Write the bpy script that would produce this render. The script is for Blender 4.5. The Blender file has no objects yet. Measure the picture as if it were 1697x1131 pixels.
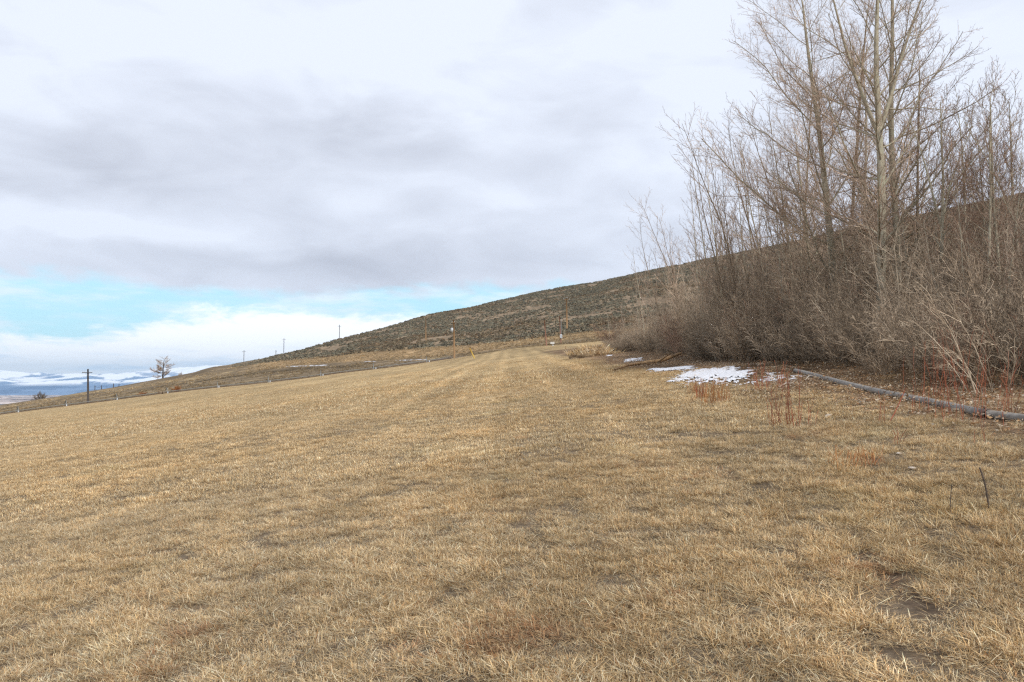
import bpy, math, random
import numpy as np
from mathutils import Vector, Matrix, Euler
R = math.radians
scene = bpy.context.scene
# ------------------------------------------------------------------ camera
H = 1.6; FPX = 1320.0; PITCH = math.atan(74.5/FPX)
cam_d = bpy.data.cameras.new("camera"); cam = bpy.data.objects.new("camera", cam_d)
scene.collection.objects.link(cam); scene.camera = cam
cam_d.sensor_width = 36; cam_d.lens = 36*FPX/1697
cam_d.clip_start = 0.05; cam_d.clip_end = 90000
cam.location = (0, 0, H); cam.rotation_euler = (R(90)+PITCH, 0, 0)
# ------------------------------------------------------------------ sun
SUN = Vector((0.42, -0.62, 0.66)).normalized()
sd = bpy.data.lights.new("sun", 'SUN'); so = bpy.data.objects.new("sun", sd)
scene.collection.objects.link(so); sd.energy = 2.3; sd.angle = R(10); sd.color = (1, 0.95, 0.88)
so.rotation_euler = SUN.to_track_quat('Z', 'Y').to_euler()
scene.view_settings.view_transform = 'Standard'; scene.view_settings.look = 'None'
scene.view_settings.exposure = 0.35; scene.view_settings.gamma = 1.0
# ------------------------------------------------------------------ node helper
class NT:
    def __init__(s, tree): s.t = tree; tree.nodes.clear()
    def n(s, typ, **kw):
        nd = s.t.nodes.new(typ)
        for k, v in kw.items():
            if k.startswith('i_'): nd.inputs[k[2:].replace('_', ' ')].default_value = v
            else: setattr(nd, k, v)
        return nd
    def l(s, a, b): s.t.links.new(a, b)
    def val(s, x, inp):
        if isinstance(x, (int, float)): inp.default_value = x
        elif isinstance(x, (tuple, list)): inp.default_value = x
        else: s.l(x, inp)
    def m(s, op, a, b=0.0, c=None, clamp=False):
        nd = s.t.nodes.new('ShaderNodeMath'); nd.operation = op; nd.use_clamp = clamp
        s.val(a, nd.inputs[0]); s.val(b, nd.inputs[1])
        if c is not None: s.val(c, nd.inputs[2])
        return nd.outputs[0]
    def vm(s, op, a, b=None, scale=None):
        nd = s.t.nodes.new('ShaderNodeVectorMath'); nd.operation = op
        s.val(a, nd.inputs[0])
        if b is not None: s.val(b, nd.inputs[1])
        if scale is not None: s.val(scale, nd.inputs['Scale'])
        return nd.outputs[0]
    def noise(s, vec, scale, detail=4, rough=0.55, dist=0.0, color=False):
        nd = s.n('ShaderNodeTexNoise'); nd.inputs['Scale'].default_value = scale
        nd.inputs['Detail'].default_value = detail; nd.inputs['Roughness'].default_value = rough
        nd.inputs['Distortion'].default_value = dist
        if vec is not None: s.l(vec, nd.inputs['Vector'])
        return nd.outputs['Color' if color else 'Fac']
    def mr(s, v, a, b, c=0.0, d=1.0, smooth=True):
        nd = s.n('ShaderNodeMapRange', interpolation_type='SMOOTHSTEP' if smooth else 'LINEAR')
        s.val(v, nd.inputs[0])
        for i, q in enumerate((a, b, c, d)): s.val(q, nd.inputs[i+1])
        return nd.outputs[0]
    def mix(s, f, a, b, bt='MIX'):
        nd = s.n('ShaderNodeMix', data_type='RGBA', blend_type=bt, clamp_factor=True)
        s.val(f, nd.inputs[0])
        for q, i in ((a, 6), (b, 7)):
            if isinstance(q, (tuple, list)) and len(q) == 3: q = (*q, 1)
            s.val(q, nd.inputs[i])
        return nd.outputs[2]
    def scl(s, vec, v3):
        nd = s.n('ShaderNodeMapping'); s.l(vec, nd.inputs[0]); nd.inputs['Scale'].default_value = v3
        return nd.outputs[0]
    def ramp(s, f, stops):
        nd = s.n('ShaderNodeValToRGB'); e = nd.color_ramp.elements
        while len(e) < len(stops): e.new(0.5)
        for el, (p, c) in zip(e, stops): el.position = p; el.color = (*c, 1) if len(c) == 3 else c
        s.l(f, nd.inputs[0]); return nd.outputs[0]

# ------------------------------------------------------------------ world: blue sky under a broken stratus deck
world = bpy.data.worlds.new("World"); scene.world = world; world.use_nodes = True
w = NT(world.node_tree)
STR = 0.1
sky = w.n('ShaderNodeTexSky', sky_type='NISHITA', sun_disc=False)
sky.sun_elevation = math.asin(SUN.z); sky.sun_rotation = math.atan2(SUN.x, SUN.y)
sky.air_density = 1.0; sky.dust_density = 0.3; sky.ozone_density = 1.5
tc = w.n('ShaderNodeTexCoord').outputs['Generated']
sx = w.n('ShaderNodeSeparateXYZ'); w.l(tc, sx.inputs[0])
X, Y, Z = sx.outputs
az = w.m('ARCTAN2', X, Y)
hor = w.m('SQRT', w.m('ADD', w.m('MULTIPLY', X, X), w.m('MULTIPLY', Y, Y)))
el = w.m('ARCTAN2', Z, hor)
zc = w.m('MAXIMUM', w.m('ADD', Z, 0.22), 0.1)
cb = w.n('ShaderNodeCombineXYZ'); w.l(w.m('DIVIDE', X, zc), cb.inputs[0]); w.l(w.m('DIVIDE', Y, zc), cb.inputs[1])
plane = cb.outputs[0]
ca = w.n('ShaderNodeCombineXYZ'); w.l(az, ca.inputs[0]); w.l(w.m('MULTIPLY', el, 2.2), ca.inputs[1]); ang = ca.outputs[0]
n1 = w.noise(plane, 1.1, 6, 0.5, 0.4)
n2 = w.noise(ang, 3.6, 6, 0.52, 0.6)
n3 = w.noise(ang, 11.0, 6, 0.55, 0.2)
def blob(px, py, spx, spy, amp, wob=0.0):
    a0 = math.atan((px-848.5)/FPX); e0 = math.atan((640-py)/FPX/math.hypot(1, (px-848.5)/FPX))
    da = w.m('DIVIDE', w.m('SUBTRACT', az, a0), spx/FPX)
    de = w.m('DIVIDE', w.m('ADD', w.m('SUBTRACT', el, e0), w.m('MULTIPLY', w.m('SUBTRACT', n2, 0.5), -0.12)), spy/FPX)
    q = w.m('ADD', w.m('MULTIPLY', da, da), w.m('MULTIPLY', de, de))
    return w.m('MULTIPLY', w.m('EXPONENT', w.m('MULTIPLY', q, -1.0)), amp)
dark = w.m('MULTIPLY', w.m('SUBTRACT', n1, 0.5), 0.50)
dark = w.m('ADD', dark, w.m('MULTIPLY', w.m('SUBTRACT', n2, 0.5), 0.7))
n6 = w.noise(w.scl(ang, (1, 1.25, 1)), 6.5, 6, 0.5, 0.5)
dark = w.m('ADD', dark, w.m('MULTIPLY', w.m('SUBTRACT', n3, 0.5), 0.30))
dark = w.m('ADD', dark, w.m('MULTIPLY', w.m('SUBTRACT', n6, 0.5), 1.35))
for b in ((120, 285, 300, 70, 0.55), (520, 230, 300, 45, 0.35), (620, 440, 260, 62, 0.50), (1000, 330, 260, 60, 0.22),
          (850, 230, 200, 60, 0.15), (60, 372, 260, 26, -0.55), (330, 360, 200, 35, -0.25), (820, 330, 120, 45, -0.25), (250, 30, 420, 80, -0.3), (800, 60, 300, 90, -0.25),
          (350, 425, 200, 24, 0.25), (1000, 425, 120, 24, 0.12), (1150, 250, 120, 120, -0.1), (1650, 120, 160, 160, -0.25)):
    dark = w.m('ADD', dark, blob(*b))
dk = w.m('ADD', w.m('MULTIPLY', dark, 1.0), 0.20, clamp=True)
def k10(c, s=1.0): return tuple(x/STR*s for x in c)
deckcol = w.mix(dk, k10((0.70, 0.745, 0.845)), k10((0.455, 0.48, 0.555)))
# deck lower border
edge = w.m('ADD', el, w.m('MULTIPLY', w.m('SUBTRACT', n2, 0.5), 0.10))
edge = w.m('ADD', edge, w.m('MULTIPLY', w.m('SUBTRACT', n3, 0.5), 0.07))
edge = w.m('ADD', edge, blob(560, 470, 220, 60, 0.020))
edge = w.m('ADD', edge, blob(1050, 430, 160, 60, 0.012))
deck = w.mr(edge, 0.118, 0.140)
skyc = w.mix(1.0, sky.outputs[0], (0.9, 1.05, 1.1, 1), 'MULTIPLY')
skyc = w.mix(0.75, skyc, k10((0.46, 0.77, 0.90)))
# thin veil in the gap
veil = w.mr(w.noise(w.scl(ang, (1, 2.2, 1)), 7, 6, 0.6), 0.42, 0.68, 0.05, 0.9)
skyc = w.mix(veil, skyc, k10((0.74, 0.84, 0.92)))
# cumulus bank near the horizon
n4 = w.noise(w.scl(ang, (1, 1.3, 1)), 16.0, 7, 0.6, 0.3)
top = w.m('ADD', w.m('MULTIPLY', w.m('SUBTRACT', n4, 0.5), 0.070), 0.056)
top = w.m('ADD', top, w.m('MULTIPLY', w.m('SUBTRACT', w.noise(ang, 5.5, 2), 0.5), 0.04))
top = w.m('ADD', top, blob(400, 600, 170, 400, 0.034)); top = w.m('ADD', top, blob(700, 600, 200, 400, 0.03))
cum = w.mr(w.m('SUBTRACT', top, el), -0.008, 0.014)
n5 = w.noise(w.scl(ang, (1, 4.5, 1)), 7.0, 6, 0.6, 0.2)
cshade = w.m('MULTIPLY', w.mr(n5, 0.46, 0.66), w.mr(el, 0.015, 0.065, 0.75, 0.0))
cumcol = w.mix(cshade, k10((1.02, 1.03, 1.06)), k10((0.62, 0.76, 0.95)))
base = w.mix(cum, skyc, cumcol)
fin = w.mix(deck, base, deckcol)
# below the horizon: plain pale haze
fin = w.mix(w.mr(el, -0.02, -0.005), k10((0.35, 0.32, 0.28)), fin)
bg = w.n('ShaderNodeBackground'); bg.inputs[1].default_value = STR; w.l(fin, bg.inputs[0])
wo = w.n('ShaderNodeOutputWorld'); w.l(bg.outputs[0], wo.inputs[0])
world.cycles.sampling_method = 'MANUAL'; world.cycles.sample_map_resolution = 512

# ------------------------------------------------------------------ numpy helpers
rng = np.random.default_rng(7)
def _hash(ix, iy, seed):
    h = (ix.astype(np.int64)*374761393 + iy.astype(np.int64)*668265263 + seed*1442695041) & 0xffffffff
    h = ((h ^ (h >> 13))*1274126177) & 0xffffffff
    h = h ^ (h >> 16)
    return (h & 0xffff)/65535.0
def vnoise(x, y, seed=0):
    x = np.asarray(x, float); y = np.asarray(y, float)
    ix = np.floor(x); iy = np.floor(y); fx = x-ix; fy = y-iy
    fx = fx*fx*(3-2*fx); fy = fy*fy*(3-2*fy)
    a = _hash(ix, iy, seed); b = _hash(ix+1, iy, seed); c = _hash(ix, iy+1, seed); d = _hash(ix+1, iy+1, seed)
    return (a*(1-fx)+b*fx)*(1-fy)+(c*(1-fx)+d*fx)*fy - 0.5
def fbm(x, y, seed=0, o=4):
    s = 0; a = 1.0; f = 1.0
    for i in range(o): s = s+a*vnoise(x*f, y*f, seed+i*17); a *= 0.5; f *= 2.03
    return s
def sstep(v, a, b):
    t = np.clip((np.asarray(v, float)-a)/(b-a), 0, 1); return t*t*(3-2*t)
def ray(px, py):
    xc = (px-848.5)/FPX; yc = (565.5-py)/FPX
    return np.array([xc, math.cos(PITCH)-yc*math.sin(PITCH), math.sin(PITCH)+yc*math.cos(PITCH)])
def pt(px, py, Yd):
    d = ray(px, py); return np.array([0, 0, H])+d*(Yd/d[1])
# ------------------------------------------------------------------ terrain
SX, SY = 0.12, 0.05
# per column: px, then (distance, py) of: field edge, dip, flat, bank foot, sage foot, hill middle (py only used via Y), crest
COLS = [
 (-700, (192, 775), (215, 775), (250, 770), (290, 764), (310, 762), (322, 760), (335, 758)),
 (-300, (192, 722), (215, 722), (250, 718), (290, 711), (310, 709), (322, 708), (335, 707)),
 (0,    (192, 688), (215, 687), (250, 683), (290, 677), (310, 675), (322, 673.5), (335, 672)),
 (90,   (192, 676), (215, 675), (250, 671), (290, 664), (310, 662), (322, 660), (335, 658.5)),
 (180,  (192, 665), (215, 664), (250, 659), (290, 651), (310, 648), (325, 646), (340, 644)),
 (270,  (192, 653), (215, 651), (250, 645), (290, 636), (310, 632), (330, 629), (345, 627)),
 (325,  (192, 646.5), (215, 644), (250, 637), (290, 628), (310, 623), (330, 619), (350, 616)),
 (340,  (192, 645), (215, 642), (250, 635), (290, 626), (310, 620), (330, 613), (355, 610)),
 (380,  (192, 641), (215, 638), (250, 630), (290, 620), (320, 612), (360, 608), (400, 604)),
 (430,  (192, 636), (215, 632), (250, 623), (290, 612), (325, 603), (365, 599), (410, 595.5)),
 (500,  (192, 628), (215, 624), (250, 615), (290, 604), (330, 596), (370, 589), (420, 580)),
 (564,  (192, 619), (215, 617), (250, 610), (290, 598), (325, 590), (375, 577), (450, 561)),
 (640,  (192, 610), (212, 609), (245, 602), (275, 593), (300, 583), (370, 566), (480, 542)),
 (706,  (192, 601), (210, 602), (240, 597), (265, 588), (285, 577), (370, 552), (500, 523)),
 (780,  (190, 589.5), (205, 594), (235, 589), (252, 581), (270, 572), (370, 543), (520, 509)),
 (850,  (188, 577.5), (200, 580), (225, 577), (245, 572), (262, 566), (370, 530), (540, 493)),
 (900,  (186, 573), (198, 574), (215, 572), (235, 566), (250, 560), (370, 520), (560, 482)),
 (950,  (184, 570), (196, 570), (212, 567), (230, 561), (245, 554), (370, 508), (580, 473)),
 (1000, (182, 565), (196, 565), (210, 561), (228, 556), (240, 550), (370, 500), (600, 465)),
 (1080, (180, 556), (196, 556), (210, 553), (228, 548), (240, 543), (370, 488), (600, 448)),
 (1172, (180, 545), (196, 545), (210, 542), (228, 538), (240, 533), (370, 474), (590, 429)),
 (1295, (180, 530), (196, 530), (210, 527), (228, 523), (240, 519), (370, 455), (580, 405)),
 (1400, (180, 518), (196, 518), (210, 515), (228, 510), (240, 505), (360, 435), (560, 380)),
 (1550, (180, 500), (196, 500), (210, 497), (228, 492), (240, 487), (350, 412), (540, 350)),
 (1700, (180, 482), (196, 482), (210, 478), (228, 472), (240, 466), (340, 390), (500, 320)),
 (2200, (180, 422), (196, 422), (210, 418), (228, 410), (240, 402), (340, 310), (480, 225)),
]
us, KY, KZ = [], [], []
for c in COLS:
    u = (c[0]-848.5)/FPX; us.append(u); ys = []; zs = []
    for i, (Yd, py) in enumerate(c[1:]):
        ys.append(Yd); zs.append(pt(c[0], py, Yd)[2])
    yc, zcst = ys[-1], zs[-1]
    for dY, dz in ((70, 9), (250, 40)):
        ys.append(yc+dY); zs.append(zcst-dz)
    # fall to the valley floor
    for Yv, zv in ((1300, min(-50, zcst-80)), (3300, -112), (6000, -122), (60000, -122)):
        ys.append(Yv); zs.append(zv)
    KY.append(ys); KZ.append(zs)
us = np.array(us); KY = np.array(KY, float); KZ = np.array(KZ, float)
UN = np.linspace(us[0], us[-1], 700)
LY = np.linspace(math.log(60), math.log(60000), 1400); YY = np.exp(LY)
TAB = np.zeros((len(UN), len(YY)))
kyi = np.array([np.interp(UN, us, KY[:, k]) for k in range(KY.shape[1])])
kzi = np.array([np.interp(UN, us, KZ[:, k]) for k in range(KY.shape[1])])
for i in range(len(UN)):
    planez = SX*UN[i]*130+SY*130
    TAB[i] = np.interp(YY, np.concatenate([[60, 130], kyi[:, i]]), np.concatenate([[SX*UN[i]*60+SY*60, planez], kzi[:, i]]))
# light smoothing
k = np.array([1, 2, 3, 2, 1.])/9
T2 = TAB.copy()
for j in range(2, len(YY)-2): T2[:, j] = sum(k[q]*TAB[:, j-2+q] for q in range(5))
T3 = T2.copy()
for i in range(2, len(UN)-2): T3[i] = sum(k[q]*T2[i-2+q] for q in range(5))
TAB = T3
def table(u, Yd):
    fu = np.clip((u-UN[0])/(UN[1]-UN[0]), 0, len(UN)-1.001); fy = np.clip((np.log(np.maximum(Yd, 60))-LY[0])/(LY[1]-LY[0]), 0, len(YY)-1.001)
    i = fu.astype(int); j = fy.astype(int); a = fu-i; b = fy-j
    return (TAB[i, j]*(1-a)+TAB[i+1, j]*a)*(1-b)+(TAB[i, j+1]*(1-a)+TAB[i+1, j+1]*a)*b
AZM = math.atan(min(-us[0], us[-1]))
def polar(x, y):
    x = np.asarray(x, float); y = np.asarray(y, float)
    r = np.hypot(x, y); a = np.arctan2(x, y); ac = np.clip(a, -AZM, AZM)
    return r, a, np.tan(ac), r*np.cos(ac)
def ground(x, y):
    x = np.asarray(x, float); y = np.asarray(y, float)
    r, a, u, Yd = polar(x, y)
    p = SX*x+SY*y
    t = table(u, Yd)
    wl = sstep(np.abs(a), R(110), R(180))
    m = 0.5*(table(np.full_like(u, us[0]), Yd)+table(np.full_like(u, us[-1]), Yd))
    t = t*(1-wl)+m*wl
    wgt = sstep(Yd, 60, 130)
    z = p*(1-wgt)+t*wgt
    hill = sstep(Yd, 245, 330)*sstep(x, -140, -40)*(1-sstep(Yd, 480, 640))
    z = z+hill*(0.9*fbm(x/28, y/28, 3, 3))
    z = z+0.022*fbm(x/0.9, y/1.1, 11, 3)*(1-sstep(Yd, 40, 90))
    z = z+0.10*fbm(x/7, y/9, 5, 2)*sstep(Yd, 8, 20)*(1-sstep(Yd, 150, 185))
    z = z+0.35*fbm(x/20, y/12, 9, 3)*sstep(Yd, 200, 230)*(1-hill)*(1-sstep(Yd, 600, 1200))
    return z
def G(px, py, lift=0.0):
    d = ray(px, py)
    ts = np.exp(np.linspace(math.log(1.5), math.log(30000), 6000))/d[1]
    P = np.array([0, 0, H])[None]+d[None]*ts[:, None]
    f = P[:, 2]-(ground(P[:, 0], P[:, 1])+lift)
    i = np.argmax(f < 0)
    if f[i] >= 0: return pt(px, py, 400)
    tt = ts[i-1]+(ts[i]-ts[i-1])*f[i-1]/(f[i-1]-f[i])
    return np.array([0, 0, H])+d*tt
def gz(x, y): return float(ground(np.array([x]), np.array([y]))[0])

# ------------------------------------------------------------------ object helpers
C = scene.collection
def tag(o, label=None, cat=None, group=None, kind=None):
    if label: o['label'] = label
    if cat: o['category'] = cat
    if group: o['group'] = group
    if kind: o['kind'] = kind
    return o
def empty(name, loc, label, cat, group=None, rz=0.0):
    o = bpy.data.objects.new(name, None); C.objects.link(o); o.location = [float(q) for q in loc]; o.rotation_euler = (0, 0, rz)
    o.empty_display_size = 0.2
    return tag(o, label, cat, group)
def mk(name, V, F, mat, parent=None, smooth=False, coll=None, cols=None, loc=None):
    me = bpy.data.meshes.new(name)
    V = np.asarray(V, np.float32)
    if isinstance(F, np.ndarray):
        n, kk = F.shape
        me.vertices.add(len(V)); me.vertices.foreach_set('co', V.ravel())
        me.loops.add(n*kk); me.loops.foreach_set('vertex_index', F.astype(np.int32).ravel())
        me.polygons.add(n); me.polygons.foreach_set('loop_start', np.arange(0, n*kk, kk, dtype=np.int32))
        me.update(calc_edges=True)
    else: me.from_pydata(V.tolist(), [], F)
    if smooth: me.polygons.foreach_set('use_smooth', np.ones(len(me.polygons), bool))
    if cols is not None:
        ca_ = me.color_attributes.new('Col', 'FLOAT_COLOR', 'POINT')
        cc = np.ones((len(V), 4), np.float32); cc[:, :3] = cols; ca_.data.foreach_set('color', cc.ravel())
    if mat: me.materials.append(mat)
    me.update()
    o = bpy.data.objects.new(name, me); (coll or C).objects.link(o)
    if parent: o.parent = parent
    if loc is not None: o.location = [float(q) for q in loc]
    return o
class MB:
    """collects quads"""
    def __init__(s): s.V = []; s.F = []
    def add(s, V, F):
        b = len(s.V); s.V += [tuple(map(float, v)) for v in V]; s.F += [tuple(b+i for i in f) for f in F]
    def box(s, c, d, rot=None, taper=1.0):
        V = []
        for z in (-1, 1):
            t = taper if z > 0 else 1
            for x, y in ((-1, -1), (1, -1), (1, 1), (-1, 1)):
                v = Vector((x*d[0]/2*t, y*d[1]/2*t, z*d[2]/2))
                if rot: v = rot @ v
                V.append((v.x+c[0], v.y+c[1], v.z+c[2]))
        s.add(V, [(3, 2, 1, 0), (4, 5, 6, 7), (0, 1, 5, 4), (1, 2, 6, 5), (2, 3, 7, 6), (3, 0, 4, 7)])
    def tube(s, P, rad, n=8, cap=True):
        P = [Vector([float(a) for a in p]) for p in P]; m = len(P)
        if not hasattr(rad, '__len__'): rad = [rad]*m
        V = []; F = []
        for i, p in enumerate(P):
            t = (P[min(i+1, m-1)]-P[max(i-1, 0)]).normalized()
            ax = Vector((0, 0, 1)) if abs(t.z) < 0.9 else Vector((1, 0, 0))
            a = t.cross(ax).normalized(); b = t.cross(a)
            for q in range(n):
                an = 2*math.pi*q/n; V.append(p+(a*math.cos(an)+b*math.sin(an))*rad[i])
        for i in range(m-1):
            for q in range(n): F.append((i*n+q, i*n+(q+1) % n, (i+1)*n+(q+1) % n, (i+1)*n+q))
        if cap: F.append(tuple(range(n))); F.append(tuple((m-1)*n+q for q in reversed(range(n))))
        s.add(V, F)
    def build(s, name, mat, parent=None, smooth=False, loc=None): return mk(name, s.V, s.F, mat, parent, smooth, loc=loc)

# ------------------------------------------------------------------ materials
def bsdf(nt, col, rough=0.9, bump=None, bstr=0.3, bdist=0.02, transl=0.0, metallic=0.0, spec=0.2):
    b = nt.n('ShaderNodeBsdfPrincipled'); nt.val(col if not (isinstance(col, tuple) and len(col) == 3) else (*col, 1), b.inputs['Base Color'])
    nt.val(rough, b.inputs['Roughness']); b.inputs['Metallic'].default_value = metallic
    b.inputs['Specular IOR Level'].default_value = spec
    if bump is not None:
        bp = nt.n('ShaderNodeBump'); bp.inputs['Strength'].default_value = bstr; bp.inputs['Distance'].default_value = bdist
        nt.l(bump, bp.inputs['Height']); nt.l(bp.outputs[0], b.inputs['Normal'])
    out = nt.n('ShaderNodeOutputMaterial')
    if transl:
        t = nt.n('ShaderNodeBsdfTranslucent'); nt.val(col if not (isinstance(col, tuple) and len(col) == 3) else (*col, 1), t.inputs[0])
        mx = nt.n('ShaderNodeMixShader'); mx.inputs[0].default_value = transl
        nt.l(b.outputs[0], mx.inputs[1]); nt.l(t.outputs[0], mx.inputs[2]); nt.l(mx.outputs[0], out.inputs[0])
    else: nt.l(b.outputs[0], out.inputs[0])
def mat(name):
    m = bpy.data.materials.new(name); m.use_nodes = True; return m, NT(m.node_tree)
def pos(nt): return nt.n('ShaderNodeNewGeometry').outputs['Position']
def simple(name, c1, c2, scale=5, rough=0.8, stretch=(1, 1, 1), bstr=0.2, metallic=0.0, spec=0.2, bdist=0.01, obj=False):
    m, nt = mat(name)
    v = nt.n('ShaderNodeTexCoord').outputs['Object'] if obj else pos(nt)
    v = nt.scl(v, stretch); f = nt.noise(v, scale, 6, 0.6)
    bsdf(nt, nt.mix(nt.mr(f, 0.35, 0.65), c1, c2), rough, f, bstr, bdist, metallic=metallic, spec=spec); return m
def stripes(nt, p):   # mower and wheel tracks running up the field
    q = nt.n('ShaderNodeSeparateXYZ'); nt.l(p, q.inputs[0]); x, y = q.outputs[0], q.outputs[1]
    wob = nt.m('MULTIPLY', nt.noise(nt.scl(p, (0.25, 0.012, 0)), 1.0, 3, 0.5), 9.0)
    t = nt.m('SINE', nt.m('ADD', nt.m('MULTIPLY', x, 2.7), wob))
    msk = nt.m('MULTIPLY', nt.mr(x, -13, -4), nt.mr(x, 4.5, 7.0, 1, 0)); msk = nt.m('MULTIPLY', msk, nt.mr(y, 14, 45))
    msk = nt.m('MULTIPLY', msk, nt.mr(y, 186, 192, 1, 0))
    return nt.m('ADD', 1.0, nt.m('MULTIPLY', nt.m('MULTIPLY', t, msk), 0.105))
def m_ground():
    m, nt = mat('ground'); p = pos(nt)
    col = nt.n('ShaderNodeVertexColor', layer_name='Col').outputs[0]
    f1 = nt.noise(p, 18, 6, 0.7); f2 = nt.noise(p, 1.1, 5, 0.6); f3 = nt.noise(nt.scl(p, (0.35, 0.05, 0.2)), 1.0, 5, 0.6, 0.5)
    f4 = nt.noise(p, 0.12, 6, 0.65)
    v = nt.m('ADD', nt.m('MULTIPLY', nt.mr(f1, 0.3, 0.7), 0.55), 0.72)
    v = nt.m('MULTIPLY', v, nt.m('ADD', nt.m('MULTIPLY', nt.mr(f2, 0.3, 0.7), 0.35), 0.83))
    v = nt.m('MULTIPLY', v, nt.m('ADD', nt.m('MULTIPLY', nt.mr(f3, 0.3, 0.7), 0.34), 0.83))
    v = nt.m('MULTIPLY', v, nt.m('ADD', nt.m('MULTIPLY', nt.mr(f4, 0.3, 0.7), 0.30), 0.85))
    c = nt.vm('SCALE', nt.vm('SCALE', col, scale=v), scale=stripes(nt, p))
    c = nt.mix(nt.m('MULTIPLY', nt.mr(nt.noise(p, 4.3, 4, 0.7), 0.55, 0.75), 0.35), c, nt.vm('MULTIPLY', c, (1.15, 0.82, 0.6)))
    bsdf(nt, c, 0.95, f1, 0.6, 0.03, spec=0.05); return m
def m_blades(name='dry_grass', transl=0.25, tint=(1, 1, 1), f_scale=1.0):
    m, nt = mat(name); p = pos(nt)
    col = nt.n('ShaderNodeVertexColor', layer_name='Col').outputs[0]
    rnd = nt.n('ShaderNodeObjectInfo').outputs['Random']
    f = nt.noise(p, 0.8*f_scale, 4, 0.6); g = nt.noise(p, 0.16*f_scale, 4, 0.6)
    v = nt.m('MULTIPLY', nt.m('ADD', nt.m('MULTIPLY', rnd, 0.45), 0.78), nt.m('ADD', nt.m('MULTIPLY', nt.mr(f, 0.3, 0.7), 0.22), 0.93))
    c = nt.vm('MULTIPLY', nt.vm('SCALE', col, scale=v), tint)
    sw = nt.noise(nt.scl(p, (0.9, 0.022, 0.0)), 1.0, 4, 0.6); c = nt.vm('SCALE', c, scale=nt.mr(sw, 0.34, 0.66, 0.96, 1.16))
    c = nt.vm('SCALE', c, scale=stripes(nt, p))
    c = nt.mix(nt.mr(g, 0.42, 0.62, 0, 0.45), c, nt.vm('MULTIPLY', c, (1.06, 0.96, 0.80)))
    c = nt.mix(nt.mr(nt.noise(p, 2.3*f_scale, 4, 0.7), 0.62, 0.75, 0, 0.6), c, nt.vm('MULTIPLY', c, (0.85, 0.52, 0.32)))
    c = nt.mix(nt.mr(nt.noise(p, 0.5*f_scale, 3, 0.5), 0.58, 0.72, 0, 0.5), c, nt.vm('MULTIPLY', c, (0.98, 1.05, 1.05)))
    bsdf(nt, c, 0.75, transl=transl, spec=0.25); return m
def m_bark(name, c1, c2, c3, sc=14):
    m, nt = mat(name); p = nt.n('ShaderNodeTexCoord').outputs['Object']
    f = nt.noise(nt.scl(p, (1, 1, 0.35)), sc, 6, 0.65); g = nt.noise(p, 1.3, 4, 0.6); h = nt.noise(nt.scl(p, (1, 1, 3.5)), 7, 3, 0.7)
    c = nt.mix(nt.mr(f, 0.35, 0.65), c1, c2); c = nt.mix(nt.mr(g, 0.5, 0.72, 0, 0.8), c, c3)
    c = nt.mix(nt.mr(h, 0.64, 0.70, 0, 0.7), c, tuple(q*0.3 for q in c2))
    rnd = nt.n('ShaderNodeObjectInfo').outputs['Random']
    c = nt.vm('SCALE', c, scale=nt.m('ADD', nt.m('MULTIPLY', rnd, 0.4), 0.8))
    bsdf(nt, c, 0.85, f, 0.5, 0.01, spec=0.15); return m
def m_twig(name, c1, c2, sc=1.2, var=0.5):
    m, nt = mat(name); p = nt.n('ShaderNodeTexCoord').outputs['Object']
    c = nt.mix(nt.mr(nt.noise(p, sc, 4, 0.7), 0.4, 0.6), c1, c2)
    rnd = nt.n('ShaderNodeObjectInfo').outputs['Random']
    c = nt.vm('SCALE', c, scale=nt.m('ADD', nt.m('MULTIPLY', rnd, var), 1-var/2))
    c = nt.vm('MULTIPLY', c, nt.n('ShaderNodeVertexColor', layer_name='Col').outputs[0])
    bsdf(nt, c, 0.8, spec=0.15); return m
def m_sage():
    m, nt = mat('sage'); rnd = nt.n('ShaderNodeObjectInfo').outputs['Random']; p = pos(nt)
    c = nt.ramp(rnd, [(0, (0.11, 0.098, 0.072)), (0.35, (0.20, 0.182, 0.132)), (0.7, (0.285, 0.262, 0.19)), (0.86, (0.18, 0.13, 0.085)), (1, (0.36, 0.29, 0.19))])
    f = nt.noise(p, 3.0, 4, 0.7); c = nt.vm('SCALE', c, scale=nt.m('ADD', nt.m('MULTIPLY', nt.mr(f, 0.35, 0.65), 0.8), 0.46))
    g = nt.noise(p, 0.02, 4, 0.6)
    c = nt.mix(nt.mr(g, 0.5, 0.62, 0, 0.6), c, nt.vm('MULTIPLY', c, (1.0, 0.80, 0.66)))
    bsdf(nt, c, 0.9, spec=0.05); return m
def m_snow():
    m, nt = mat('snow'); p = pos(nt); f = nt.noise(p, 9, 5, 0.6); g = nt.noise(p, 30, 4, 0.6)
    c = nt.mix(nt.mr(g, 0.48, 0.64, 0, 0.8), (0.74, 0.76, 0.81), (0.33, 0.27, 0.21))
    bsdf(nt, c, 0.6, f, 0.5, 0.03, spec=0.3); return m
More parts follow.
